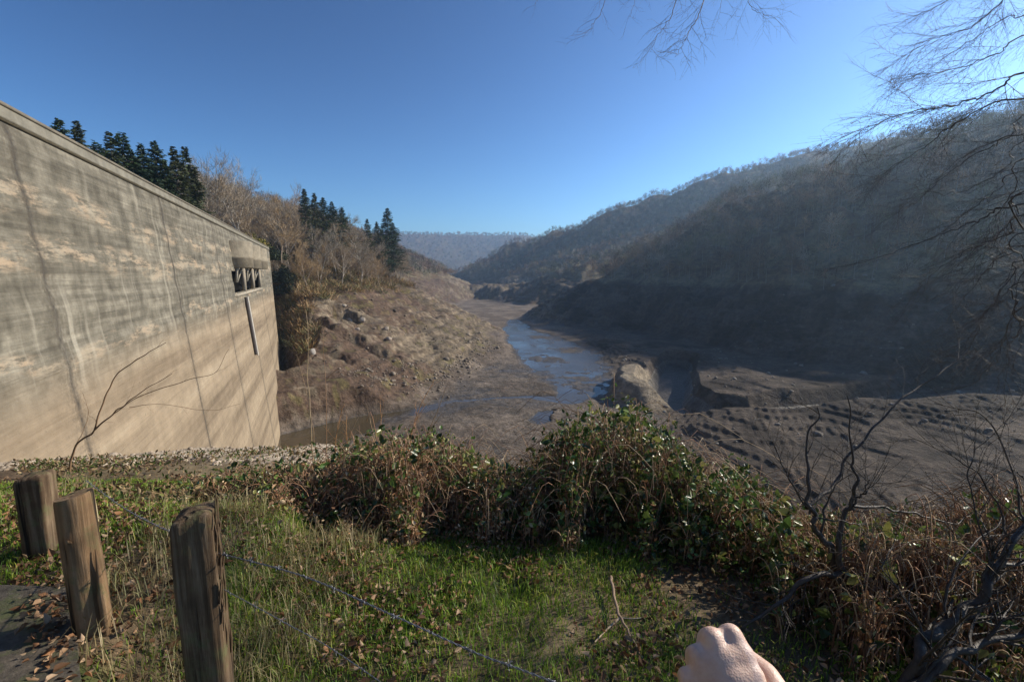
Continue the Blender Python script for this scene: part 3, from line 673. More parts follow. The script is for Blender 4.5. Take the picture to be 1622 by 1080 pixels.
def hill_forest(name, pts, h, nsl, width, length, cols, label, sc_=None):
    """one object: far wood of leafless trees, each with trunk and twig crown"""
    mb = MB(); n = len(pts); r = rng; hh = h * r.uniform(.7, 1.25, n)
    m = n * nsl; base = np.repeat(pts, nsl, 0); H = np.repeat(hh, nsl)
    u = r.normal(size=(m, 3)); u /= np.linalg.norm(u, axis=1)[:, None]; q = u * (r.random(m) ** .45)[:, None]
    lump = .75 + .35 * np.sin(u[:, 0] * 3 + np.repeat(r.random(n) * 6, nsl)) * np.cos(u[:, 1] * 3)
    off = q * np.stack([H * .34, H * .34, H * .38], 1) * lump[:, None]; off[:, 2] += H * .60
    d = u + r.normal(0, .5, (m, 3)) + (0, 0, .6); d /= np.linalg.norm(d, axis=1)[:, None]
    patch = fbm(pts[:, 0] / 40, pts[:, 1] / 40, 3, 77) + r.normal(0, .25, n)
    ci = np.repeat(np.clip(((patch + .5) * len(cols)).astype(int), 0, len(cols) - 1), nsl)
    tone = np.repeat(r.uniform(.4, 1.8, n), nsl)
    cc = np.array(cols)[ci] * tone[:, None] * (.75 + .5 * r.random((m, 1)))
    slivers(mb, base + off, d, length * r.uniform(.6, 1.3, m), width * r.uniform(.7, 1.3, m), r, cc)
    tw_ = h * .014; a = pts - (tw_, 0, .5); b = pts + (tw_, 0, -.5); c_ = pts + np.stack([r.normal(0, .3, n), r.normal(0, .3, n), hh * .8], 1)
    a2 = pts - (0, tw_, .5); b2 = pts + (0, tw_, -.5)
    v = np.stack([a, b, c_, a2, b2, c_], 1).reshape(-1, 3); mb.add(v, np.arange(6 * n).reshape(-1, 3), (.26, .23, .19))
    return tag(mb.build(name, M_twig, origin=pts.mean(0)), label, 'wood', kind='stuff')
def jgrid(xr, yr, sp, cond):
    x, y = np.meshgrid(np.arange(*xr, sp), np.arange(*yr, sp)); x = (x + rng.uniform(-.5, .5, x.shape) * sp).ravel(); y = (y + rng.uniform(-.5, .5, y.shape) * sp).ravel()
    k = np.abs(np.arctan2(x, y)) < R(57); x, y = x[k], y[k]
    z = height(x, y); k = cond(x, y, z); return np.stack([x, y, z], 1)[k]
WC = [(.14, .09, .055), (.21, .13, .075), (.25, .16, .09), (.17, .15, .08), (.27, .23, .17), (.13, .13, .06)]
pA = jgrid((20, 460), (60, 350), 6.0, lambda x, y, z: (z > -4.5 + 3 * fbm(x / 12, y / 12, 3, 3)))
hill_forest('hillside_wood', pA, 11, 165, .13, 1.6, WC, 'leafless brown wood on the shaded near slope across the valley')
pB = jgrid((-160, 720), (345, 900), 7.2, lambda x, y, z: (z > -4.5) & (z < 260))
pB = pB[(pB[:, 1] < 900)]
hill_forest('far_hill_wood', pB, 9.5, 50, .38, 2.2, WC, 'hazy leafless wood on the second ridge beyond the near slope')
pC = jgrid((-1500, 900), (1850, 2560), 24, lambda x, y, z: (z > 0) & (x / y > -.3) & (x / y < .12))
hill_forest('distant_hill_wood', pC, 15, 34, 1.6, 6, WC, 'blue hazy wood covering the ridge that closes the valley')
pD = jgrid((-560, -100), (180, 900), 8.5, lambda x, y, z: (z > -4) & (x / y < -.12) & (x / y > -1.0) & ~((y < 250) & (x > -130)))
hill_forest('sunlit_hill_wood', pD, 10, 70, .3, 2.2, WC, 'brown wood on the slope behind the dam and the promontory')

# yellow-green bush and dark evergreens at the far end of the dam
def leafy_bush(name, centre, rad, n, leaf, cols, label, cat, mat, group=None, stems=8, flat=.8, sub='leaves'):
    r = np.random.default_rng(len(label) * 31 + n); e = empty(name, centre); tag(e, label, cat, group)
    sm_ = MB()
    for k in range(stems):
        a = r.uniform(0, 6.28); t = r.uniform(.4, .95)
        pts = spline([(0, 0, 0), (rad[0] * .3 * math.cos(a) * t, rad[1] * .3 * math.sin(a) * t, rad[2] * .5), (rad[0] * .8 * math.cos(a) * t, rad[1] * .8 * math.sin(a) * t, rad[2] * r.uniform(.7, 1.1))], 7)
        tube(sm_, pts, np.linspace(.05, .015, 7) * max(rad[2], .8) * .5, 4, (.13, .10, .07))
    sm_.build('stem', M_twig, e)
    u = r.normal(size=(n, 3)); u /= np.linalg.norm(u, axis=1)[:, None]; u[:, 2] = np.abs(u[:, 2])
    q = u * (r.random(n) ** .4)[:, None] * np.array(rad) * (.8 + .3 * np.sin(u[:, :1] * 5 + 1) * np.cos(u[:, 1:2] * 4))
    mb = MB(); d = r.normal(size=(n, 3)) + (0, 0, .4); d /= np.linalg.norm(d, axis=1)[:, None]
    cc = np.array(cols)[r.integers(0, len(cols), n)] * (.6 + .8 * r.random((n, 1)))
    add_leaves(mb, q, d, np.full(n, leaf), r, cc); mb.build(sub, mat, e); return e
def add_leaves(mb, base, d, size, r, col, wid=.62, curl=.12):
    n = len(base); s = np.cross(d, r.normal(size=(n, 3))); s /= np.linalg.norm(s, axis=1)[:, None] + 1e-9
    nn = np.cross(d, s); L = (size * r.uniform(.6, 1.25, n))[:, None]; W = L * wid * .5; c = L * curl
    P = [base, base + d * L * .28 + s * W * .9 + nn * c, base + d * L * .62 + s * W * .85 + nn * c * .6, base + d * L - nn * c,
         base + d * L * .62 - s * W * .85 + nn * c * .6, base + d * L * .28 - s * W * .9 + nn * c]
    v = np.stack(P, 1).reshape(-1, 3); i = np.arange(n)[:, None] * 6
    f = np.concatenate([i + (0, 1, 2, 3), i + (0, 3, 4, 5)]); mb.add(v, f, np.repeat(col, 6, 0) if np.ndim(col) == 2 else col)
for (u, v, y, rad, cols, lb) in ((392, 372, 118, (5, 5, 3.6), [(.22, .20, .03), (.16, .17, .04), (.30, .22, .05)], 'yellow-green bush above the far end of the dam crest'),
                                 (425, 392, 124, (5, 5, 4), [(.03, .05, .02), (.05, .06, .02)], 'dark evergreen bush just behind the far dam corner'),
                                 (448, 425, 132, (4, 4, 5), [(.03, .045, .02), (.05, .055, .02)], 'dark evergreen bush right of the dam edge at the foot of the wood'),
                                 (452, 448, 132, (5, 3, 4), [(.04, .05, .02), (.06, .06, .03)], 'low dark evergreen bush above the ravine beside the dam')):
    p = at(u, v, y); leafy_bush('evergreen_bush', (p[0], p[1], p[2] - rad[2] * .8), rad, 5200, .42, cols, lb, 'bush', M_needle)

# ------------------------------------------------------------------ foreground: slab, posts, wire
def ghit(u, v, off=0.0):
    d = ray(u, v); t = .3
    for k in range(600):
        p = d * t
        if p[2] - off < near_z(p[0], p[1]) : break
        t *= 1.008
    return p
def interp_px(pl):               # [(u, v, distance)] -> 3-D points
    return np.array([at(u, v, y) for u, v, y in pl])

def wood_mat(name, c1, c2, c3):
    m, nt, n, l, b = newmat(name)
    pos = N(nt, 'ShaderNodeTexCoord').outputs['Object']
    g = noise(nt, vscale(nt, pos, (45, 45, 2.2)), 1.0, 8, .65, .3); big = noise(nt, pos, 7, 6, .6)
    c = ramp(nt, g, [(.25, c1), (.5, c2), (.75, c3)])
    c = mix(nt, .8, c, ramp(nt, big, [(.3, .5), (.7, 1.35)]), 'MULTIPLY')
    moss = ramp(nt, noise(nt, pos, 14, 6, .7), [(.5, 0.0), (.68, .75)])
    c = mix(nt, moss, c, (.11, .12, .05))
    crack = ramp(nt, noise(nt, vscale(nt, pos, (28, 28, 1.1)), 1.0, 4, .5), [(.36, 1.0), (.42, 0.0)])
    c = mix(nt, crack, c, (.02, .015, .01))
    l.new(c, b.inputs['Base Color']); b.inputs['Roughness'].default_value = .85; b.inputs['Specular IOR Level'].default_value = .25
    h = math_(nt, 'SUBTRACT', math_(nt, 'ADD', g, math_(nt, 'MULTIPLY', big, .4)), crack)
    bump(nt, h, 1.0, .006, b); return m
M_post = wood_mat('weathered_grey_timber', (.05, .03, .016), (.12, .078, .045), (.30, .22, .14))
M_post2 = wood_mat('weathered_round_timber', (.13, .075, .036), (.24, .15, .08), (.36, .25, .15))
def loft(rings, name, mat, parent, col=(1, 1, 1), smooth=False, mb=None, build=True):
    V = np.array(rings); a, b = V.shape[:2]; i = np.arange(a * b).reshape(a, b); j = np.roll(i, -1, 1)
    mb = mb or MB(); mb.add(V.reshape(-1, 3), np.stack([i[:-1], j[:-1], j[1:], i[1:]], -1).reshape(-1, 4), col)
    mb.add(V[-1], [list(range(b))], col)
    return mb.build(name, mat, parent, smooth) if build else mb
def square_post(loc, size, h, rz, lean, label, seed, peak=.02):
    e = empty('fence_post', loc, rz); tag(e, label, 'fence post'); r = np.random.default_rng(seed); rings = []
    K = 12; prof_ = []
    for sd in range(4):
        for k in range(K):
            t = -1 + 2 * k / K; q = {0: (t, -1), 1: (1, t), 2: (-t, 1), 3: (-1, -t)}[sd]; prof_.append(q)
    prof_ = np.array(prof_); nrm = prof_ / (np.abs(prof_) ** 18).sum(1)[:, None] ** (1 / 18)
    zz = np.concatenate([np.linspace(-.45, h - .02, 44), [h - .008, h]])
    off = r.normal(0, .012, len(prof_))
    for z in zz:
        k = 1 - .05 * (z > h - .01) - .1 * (z >= h) + .02 * math.sin(z * 9 + seed)
        w_ = np.array([fbm(np.array([i * .35 + 3]), np.array([z * 6 + seed]), 3, seed)[0] for i in range(len(prof_))]) * .05
        rr_ = nrm * (size / 2) * (k + off + w_)[:, None]
        rings.append(np.c_[rr_ + np.array(lean) * z, np.full(len(rr_), z) + (nrm[:, 0] * .5 * peak if z > h - .05 else 0)])
    V = np.array(rings); a, b = V.shape[:2]; mb = MB(); i = np.arange(a * b).reshape(a, b); j = np.roll(i, -1, 1)
    mb.add(V.reshape(-1, 3), np.stack([i[:-1], j[:-1], j[1:], i[1:]], -1).reshape(-1, 4))
    c_ = V[-1].mean(0) + (0, 0, peak); n0 = mb.n; mb.add([c_], [(0, 0, 0)]) ; mb.f[3].pop()
    mb.f.setdefault(3, []).append(np.array([(i[-1, k], j[-1, k], n0) for k in range(b)]))
    mb.build('timber', M_post, e, False); return e
P3 = at(306, 812, 1.33); P1 = at(48, 752, 2.22); P2 = at(117, 783, 1.64)
post_c = square_post((P3[0], P3[1], -1.62), .112, P3[2] + 1.62, R(22), (.0, .012), 'dark square post nearest the camera, its right edge splintered and sunlit', 3, .018)
mb = MB(); r_ = np.random.default_rng(5)
for k in range(26):
    z = r_.uniform(.3, .86); L = r_.uniform(.04, .12); x0 = .056 + r_.uniform(0, .004); y0 = r_.uniform(-.05, .03)
    tube(mb, [(x0, y0, z), (x0 + .004, y0 + .002, z + L * .5), (x0 + r_.uniform(.0, .012), y0, z + L)], [.003, .0035, .0008], 4, (.42, .34, .25))
mb.build('splinter', M_post, post_c)
square_post((P1[0], P1[1], -1.62), .118, P1[2] + 1.62, R(14), (.03, .0), 'squat square post with a split sunlit side, farthest left of the three', 8, .012)
e = empty('fence_post', (P2[0], P2[1], -1.62)); tag(e, 'round peeled log post with a knot, between the two square posts', 'fence post')
h = P2[2] + 1.62; rings = []; th = np.linspace(0, 2 * np.pi, 40, endpoint=False)
for z in np.concatenate([np.linspace(-.4, h - .012, 50), [h]]):
    rad = .056 * (1.02 + .10 * (h - z)) * (1 + .03 * np.sin(th * 3 + z * 4) + .035 * fbm(th * 1.3, np.full(40, z * 5), 3, 3)) * (.96 if z == h else 1)
    rad = rad - .018 * np.exp(-((th - 5.9) / .09) ** 2) * sm(h - .08, h - .3, z)      # split down the sunny side
    rad = rad + .006 * np.exp(-((th - 4.9) / .25) ** 2 - ((z - h + .16) / .03) ** 2)
    rings.append(np.c_[rad * np.cos(th) + .0 * z, rad * np.sin(th), np.full(40, z + (.0 if z < h - .02 else 0)) + (.012 * np.cos(th) if z > h - .02 else 0)])
loft(rings, 'log', M_post2, e, smooth=False)
mb = MB(); tube(mb, spline([(.066, -.018, .10), (.073, -.02, .3), (.064, -.012, h - .22)], 12), np.r_[np.linspace(.012, .016, 8), np.linspace(.012, .002, 4)], 6, (.8, .75, .7)); mb.build('split_strip', M_post2, e)
mb = MB(); tube(mb, spline([(.02, -.066, h - .155), (.02, -.074, h - .16)], 4), [.014, .012, .008, .001], 8, (.2, .14, .1)); mb.build('knot', M_post2, e)

M_wire = None
m, nt, n, l, b = newmat('galvanised_wire'); b.inputs['Metallic'].default_value = .9; b.inputs['Base Color'].default_value = (.26, .26, .27, 1); b.inputs['Roughness'].default_value = .5
M_wire = m
def wire(pts, label, barbs=True, r0=.0013, step=.11):
    p = spline(pts, 260); seg = np.r_[0, np.cumsum(np.linalg.norm(np.diff(p, axis=0), axis=1))]
    n_ = int(seg[-1] / .006); q = np.stack([np.interp(np.linspace(0, seg[-1], n_), seg, p[:, k]) for k in range(3)], 1)
    t = np.gradient(q, axis=0); t /= np.linalg.norm(t, axis=1)[:, None]; a = np.cross(t, (0, 0, 1.0)); a /= np.linalg.norm(a, axis=1)[:, None]; b_ = np.cross(t, a)
    ph = np.arange(n_) * .006 / .04 * 2 * np.pi; mb = MB()
    for o_ in (0, np.pi): tube(mb, q + (a * np.cos(ph + o_)[:, None] + b_ * np.sin(ph + o_)[:, None]) * r0 * 1.15, r0, 5)
    if barbs:
        for k in range(int(.05 / .006), n_ - 3, int(step / .006)):
            for sg in (1, -1):
                d = a[k] * math.cos(k) + b_[k] * math.sin(k)
                hx = [q[k] + (a[k] * math.cos(x) + b_[k] * math.sin(x)) * r0 * 2.6 + t[k] * .0015 * x * sg for x in np.linspace(0, 9, 14)]
                tube(mb, hx, r0 * .75, 4); tube(mb, [q[k] - d * .012 + t[k] * .004 * sg, q[k], q[k] + d * .012 * sg + t[k] * .008], r0 * .75, 4)
    o = mb.build('barbed_wire', M_wire, origin=q[0]); tag(o, label, 'barbed wire'); return o
wire([at(340, 874, 1.35), at(480, 912, 1.22), at(620, 973, 1.09), at(760, 1036, 1.0), at(885, 1083, .92), (1.1, .5, -.97)], 'upper strand of twisted barbed wire running right from the nearest post')
wire([at(345, 928, 1.36), at(450, 985, 1.27), at(560, 1050, 1.16), (.2, .8, -1.2)], 'lower thin strand of barbed wire below the upper one', True, .0009)
wire([at(330, 868, 1.4), at(240, 828, 1.9), at(190, 800, 2.5), at(135, 760, 3.4)], 'strand of barbed wire running left behind the round log post', True, .0013)

def slab_x(y): return -1.49 - 1.08 * (y - 1.39)
# mossy concrete slab, lower left
sl = [(-1.50, 1.05), (-1.62, 1.45), (-1.86, 1.80), (-2.2, 2.02), (-4.2, 2.3), (-4.2, .3), (-1.45, .3)]
mb = MB()
def slab():
    nx = 90; V = []; 
    xs_ = np.linspace(-4.2, -1.45, nx); ys_ = np.linspace(.3, 1.86, nx); XX, YY = np.meshgrid(xs_, ys_)
    edge = slab_x(YY) + .02 * fbm(YY * 9, YY * 3, 3, 2); XX = -4.2 + (XX + 4.2) / (2.75) * (edge + 4.2)
    ZZ = -1.385 + .012 * fbm(XX * 6, YY * 6, 4, 5) + .02 * fbm(XX * 1.5, YY * 1.5, 2, 8)
    i = np.arange(nx * nx).reshape(nx, nx); v = np.stack([XX, YY, ZZ], -1).reshape(-1, 3)
    mb.add(v, np.stack([i[:-1, :-1], i[:-1, 1:], i[1:, 1:], i[1:, :-1]], -1).reshape(-1, 4), (1, 1, 1))
    for e_ in (i[:, -1], i[-1, ::-1]):
        a = v[e_]; bq = a - (0, 0, .35); k = len(a); vv = np.vstack([a, bq]); j = np.arange(k - 1)
        mb.add(vv, np.stack([j, j + k, j + k + 1, j + 1], -1))
slab()
m, nt, n, l, b = newmat('mossy_concrete_slab'); pos = N(nt, 'ShaderNodeTexCoord').outputs['Object']
c = ramp(nt, noise(nt, pos, 22, 9, .75), [(.3, (.035, .028, .02)), (.52, (.085, .07, .052)), (.7, (.17, .14, .105))])
c = mix(nt, ramp(nt, noise(nt, pos, 5, 8, .75), [(.48, 0.0), (.6, .85)]), c, (.07, .085, .025))
l.new(c, b.inputs['Base Color']); b.inputs['Roughness'].default_value = .95; bump(nt, noise(nt, pos, 30, 8, .75), 1.0, .012, b)
tag(mb.build('concrete_slab', m), 'low mossy concrete slab edge in the bottom left corner below the posts', 'slab')

# ------------------------------------------------------------------ grass, litter
def near_pts(n, u0, u1, v0, v1, f=None):
    """points on the near bank spread evenly over its surface"""
    y = np.sqrt(rng.uniform(.5 ** 2, 5.2 ** 2, n)); x = rng.uniform(-1.25, 1.35, n) * y; z = height(x, y)
    return x, y, z
def blades(mb, x, y, z, L, W, cols, r, lean=.5):
    n = len(x); a = r.uniform(0, 6.28, n); bd = np.stack([np.cos(a), np.sin(a), np.zeros(n)], 1) * (lean * r.random(n) * L)[:, None]
    s = np.stack([-np.sin(a + .6), np.cos(a + .6), np.zeros(n)], 1) * W[:, None] * .5; p = np.stack([x, y, z - .005], 1); up = np.array((0, 0, 1.0))
    m1 = p + bd * .35 + up * (L * .6)[:, None]; tip = p + bd + up * (L * (.95 - .35 * r.random(n)))[:, None]
    v = np.stack([p - s, p + s, m1 + s * .8, m1 - s * .8, tip], 1).reshape(-1, 3); i = np.arange(n)[:, None] * 5
    c_ = np.repeat(cols, 5, 0); mb.add(v, i + (0, 1, 2, 3), c_); mb.f.setdefault(3, []).append((i + (3, 2, 4)) + mb.n - len(v))
NG = 230000
x, y, z = near_pts(NG, 0, 0, 0, 0)
gm = fbm(x / .55, y / .55, 3, 111) + .35 * fbm(x / 2.2, y / 2.2, 2, 12) + .30
keep = (gm > rng.uniform(-.32, .22, NG)) & ((y < 3.5) | (x < -2.3)) & ~((x < slab_x(y) + .02) & (y < 1.88)) & ((x < 1.2) | (rng.random(NG) < .5))
x, y, z = x[keep], y[keep], z[keep]; n = len(x)
pal = np.array([(.15, .27, .02), (.22, .34, .03), (.34, .38, .05), (.44, .38, .12), (.07, .13, .015)])
cc = pal[rng.choice(5, n, p=[.34, .26, .16, .08, .16])] * (.7 + .6 * rng.random((n, 1)))
mb = MB(); blades(mb, x, y, z, rng.uniform(.022, .065, n) * (1 + .4 * gm[keep]), rng.uniform(.0022, .0042, n) * (1 + .15 * y), cc, rng, 1.0)
tag(mb.build('grass', M_grass, origin=(0, 2, -1.6)), 'short green grass growing in patches on the bank', 'grass', kind='stuff')
# straw coloured tussocks round the posts and along the hedge
mb = MB(); n = 7000; k = np.where(rng.random(n) < .72, rng.integers(0, 90, n), rng.integers(90, 150, n))
cx = rng.uniform(-1.9, -.75, 150); cy = rng.uniform(1.1, 2.7, 150); cx[90:] = rng.uniform(-4.6, 2.6, 60); cy[90:] = rng.uniform(2.4, 4.6, 60)
x = cx[k] + rng.normal(0, .10, n); y = cy[k] + rng.normal(0, .10, n); ok = ~((x < slab_x(y)) & (y < 1.88)); x, y = x[ok], y[ok]; z = height(x, y); n = len(x)
pal = np.array([(.42, .34, .17), (.34, .27, .13), (.26, .20, .09), (.30, .30, .12)])
blades(mb, x, y, z, rng.uniform(.04, .16, n) * np.where(x < -.8, 1.3, .55), rng.uniform(.0018, .004, n) * (1 + .1 * y), pal[rng.integers(0, 4, n)] * (.6 + .7 * rng.random((n, 1))), rng, 1.1)
tag(mb.build('dry_grass', M_grass, origin=(-1, 2, -1.6)), 'straw coloured dry grass in tussocks round the posts', 'dry grass', kind='stuff')
# fallen leaves
def litter(n, cond, size, name, label):
    x = []; y_ = np.sqrt(rng.uniform(.5 ** 2, 5.5 ** 2, n)); x_ = rng.uniform(-1.2, 1.35, n) * y_; k = cond(x_, y_); x_, y_ = x_[k], y_[k]; n = len(x_)
    z_ = height(x_, y_) + rng.uniform(.004, .05, n); on = (x_ < slab_x(y_)) & (y_ < 1.86); z_ = np.where(on, -1.37 + rng.uniform(0, .01, n), z_)
    d = rng.normal(size=(n, 3)); d[:, 2] *= .35; d /= np.linalg.norm(d, axis=1)[:, None]
    pal = np.array([(.30, .15, .07), (.22, .11, .05), (.40, .25, .14), (.14, .07, .035), (.46, .32, .20)])
    mb = MB(); add_leaves(mb, np.stack([x_, y_, z_], 1), d, size * rng.uniform(.4, 1.15, n), rng, pal[rng.integers(0, 5, n)] * (.45 + .7 * rng.random((n, 1))), .6, .25)
    tag(mb.build(name, M_dry, origin=(0, 2, -1.6)), label, 'leaf litter', kind='stuff')
litter(60000, lambda x, y: (fbm(x / .5, y / .5, 3, 33) + .25 * fbm(x / 1.7, y / 1.7, 2, 35) > rng.uniform(-.12, .30, len(x))) | ((x < -1.5) & (y < 3) & (rng.random(len(x)) < .45)) | ((x > .55) & (fbm(x / .3, y / .3, 2, 55) > rng.uniform(-.5, .5, len(x)))) | ((x < slab_x(y) + .5) & (x > slab_x(y) - .1) & (y < 3) & (rng.random(len(x)) < .9)), .036, 'fallen_leaves', 'curled brown fallen leaves scattered through the grass')

# ------------------------------------------------------------------ bramble hedge
SK = np.array([(150, 770), (230, 790), (300, 782), (345, 764), (400, 758), (450, 750), (500, 742), (560, 716), (640, 702), (700, 706), (760, 730), (820, 738), (870, 716), (920, 692), (955, 665), (1010, 648), (1060, 684), (1110, 738), (1180, 768), (1240, 795), (1280, 825), (1330, 840), (1450, 830), (1622, 805), (1750, 800)], float)
FR = np.array([(150, 3.3), (400, 3.0), (600, 2.85), (800, 2.75), (950, 2.6), (1100, 2.35), (1250, 2.0), (1400, 1.6), (1750, 1.5)], float)
def ratio(v): yc = (540 - v) / FPX; return (-SP + yc * CP) / (CP + yc * SP)
def hedge(u0, u1, ng, nb, ns, label, seed, hmax=1.0, greens=None, browns=None, depth=3.4):
    r = np.random.default_rng(seed)
    greens = greens or [(.055, .10, .022), (.09, .16, .035), (.15, .21, .05), (.26, .26, .07), (.035, .065, .016)]
    browns = browns or [(.30, .16, .08), (.20, .11, .06), (.40, .26, .15), (.15, .10, .055), (.26, .22, .10)]
    def pts(n, lo, hi):
        u = r.uniform(u0, u1, n); yf = np.interp(u, FR[:, 0], FR[:, 1]) + .42 * fbm(u / 70, u * 0 + 3.3, 3, 15) + .08; y = yf + depth * r.random(n) ** 1.5; x = (u - 811) / FPX * y * 1.04
        g = height(x, y); top = ratio(np.interp(u, SK[:, 0], SK[:, 1])) * y
        lump = fbm(x / .45, y / .45, 3, 41) * .30 + fbm(x / .12, y / .12, 2, 43) * .10 + .10 * r.random(n) ** 3
        hm = hmax * sm(-.15, .75, y - yf + .25 * lump); t = np.minimum(top - g, hm) * (.62 + .38 * sm(-.3, .1, fbm(x / .6, y / .6, 2, 49))) + lump * .8
        ok = (t > .05) & ((y - yf) > .35 * r.random(n)); q = lo + (hi - lo) * r.random(n)
        return np.stack([x, y, g + t * q], 1)[ok], t[ok]
    o0 = at((u0 + u1) / 2, 850, 3.2); e = empty('bramble_bush', (o0[0], o0[1], near_z(o0[0], o0[1]))); tag(e, label, 'bush', 'bramble bushes along the bank'); O = np.array(e.location)
    p, t = pts(ng, .35, 1.04); d = r.normal(size=p.shape) + (0, -.1, .5); d /= np.linalg.norm(d, axis=1)[:, None]
    # leaves in threes
    P = np.repeat(p, 3, 0) + r.normal(0, .012, (len(p) * 3, 3)); D = np.repeat(d, 3, 0) + r.normal(0, .6, (len(p) * 3, 3)); D /= np.linalg.norm(D, axis=1)[:, None]
    c_ = np.repeat(np.array(greens)[r.integers(0, len(greens), len(p))] * (.6 + .8 * r.random((len(p), 1))), 3, 0)
    mb = MB(); add_leaves(mb, P - O, D, np.repeat(.022 + .042 * r.random(len(p)) ** 1.3, 3), r, c_); tag(mb.build('leaves', M_leaf, e), kind='stuff')
    p, t = pts(nb * 2, 0, .86); d = r.normal(size=p.shape); d /= np.linalg.norm(d, axis=1)[:, None]
    mb = MB(); add_leaves(mb, p - O, d, np.full(len(p), .034), r, np.array(browns)[r.integers(0, len(browns), len(p))] * (.5 + .9 * r.random((len(p), 1))), .55); tag(mb.build('dead_leaves', M_dry, e), kind='stuff')
    p, t = pts(ns, 0, .1); mb = MB()
    for k in range(len(p)):
        a = r.uniform(0, 6.28); L = t[k] * r.uniform(.6, 1.05); dx = np.array((math.cos(a), math.sin(a), 0)) * L * (r.uniform(.05, .9) ** 2 + .05)
        q = spline([p[k], p[k] + dx * .3 + (0, 0, L * .7), p[k] + dx * .8 + (0, 0, L * .95), p[k] + dx * 1.3 + (0, 0, L * .75)], 8)
        tube(mb, q - O, np.linspace(.0036, .0011, 8) * r.uniform(.6, 1.5), 3, np.array([(.30, .16, .09), (.36, .24, .14), (.16, .09, .06), (.40, .30, .19)][r.integers(0, 4)]))
    tag(mb.build('canes', M_twig, e), kind='stuff'); return e
BRN = [(.42, .22, .11), (.50, .31, .17), (.56, .42, .26), (.28, .15, .08)]
hedge(180, 430, 800, 5500, 1400, 'low straggling brown bramble at the left end, below the pale ledge', 1, .48, browns=[(.30, .21, .10), (.22, .14, .07), (.38, .29, .15), (.14, .13, .05)])
hedge(335, 580, 1900, 9500, 2300, 'brown-stemmed bramble with small green leaves right of the dry ledge', 2, .8, browns=BRN)
hedge(560, 760, 2300, 7500, 1900, 'wide russet bramble with a green top in the middle of the hedge', 3, .9, browns=BRN)
hedge(740, 920, 2600, 6500, 1700, 'dense bramble with a dark hollow at its foot, right of the russet one', 4, .95, browns=BRN)
hedge(890, 1110, 5200, 6000, 1900, 'tallest bramble of the hedge, rising to a leafy green peak', 5, 1.25)
hedge(1080, 1270, 3600, 4500, 1700, 'dark green bramble sloping down to the right, behind the hand', 6, 1.0)
hedge(1240, 1460, 700, 2200, 2300, 'thin shaded bramble behind the bare dark shrub', 7, .6, depth=2.6)
hedge(1440, 1700, 500, 2600, 2600, 'shaded tangle of bramble in the lower right corner', 8, .6, depth=2.6)
# ground-hugging scrub left of the hedge
mb = MB(); n = 14000; y = rng.uniform(3.2, 10.5, n); x = rng.uniform(-1.15, -.35, n) * y; k = fbm(x / 1.1, y / 1.1, 3, 19) > rng.uniform(-.5, .35, n) + .10 * np.clip(y - 7, 0, 4); x, y = x[k], y[k]; z = height(x, y) + rng.uniform(0, .16, len(x)); n = len(x)
d = rng.normal(size=(n, 3)) + (0, 0, .3); d /= np.linalg.norm(d, axis=1)[:, None]; pal = np.array([(.22, .15, .07), (.10, .13, .03), (.30, .22, .12), (.06, .09, .02), (.16, .10, .05)])
add_leaves(mb, np.stack([x, y, z], 1), d, np.full(n, .06), rng, pal[rng.integers(0, 5, n)] * (.6 + .8 * rng.random((n, 1))), .45)
tag(mb.build('ground_cover', M_dry, origin=(-5, 6, -2.6)), 'low brown and green ground cover on the slope left of the brambles', 'ground cover', kind='stuff')

# ------------------------------------------------------------------ twigs, stalks, shrubs, overhanging tree
def twigs(mb, pts, rad, r, n, L, lev=1, droop=0.0, col=(.09, .065, .05), bud=0.0, ang=(.4, .9), sides=3, planar=None):
    """side twigs along a branch"""
    m = len(pts)
    for k in range(n):
        t = (.12 + .88 * (k + r.random()) / n) * (m - 1); i = min(int(t), m - 2); b = pts[i] + (pts[i + 1] - pts[i]) * (t - i)
        ax = rot_to(pts[i + 1] - pts[i] + 1e-6); a = r.uniform(*ang); ph = r.uniform(0, 6.28) if planar is None else (k % 2) * math.pi + r.normal(0, .5)
        d = ax[2] * math.cos(a) + (ax[0] * math.cos(ph) + ax[1] * math.sin(ph)) * math.sin(a); l_ = L * r.uniform(.5, 1.2) * (1.1 - .5 * t / m)
        q = [b]; dd = d.copy()
        for s_ in range(5):
            dd = dd + r.normal(0, .12, 3) + np.array((0, 0, -droop)); dd /= np.linalg.norm(dd); q.append(q[-1] + dd * l_ / 5)
        q = np.array(q); r1 = rad * .55; tube(mb, q, np.linspace(r1, r1 * .3, 6), sides, col)
        if bud: 
            for s_ in range(1, 6):
                o = r.normal(0, 1, 3); o /= np.linalg.norm(o); tube(mb, [q[s_], q[s_] + (o + dd) * bud], [r1 * .5, r1 * .9, ][:2], 3, col)
        if lev > 0: twigs(mb, q, r1, r, max(3, int(n * .5)), L * .45, lev - 1, droop, col, bud, ang, sides, planar)
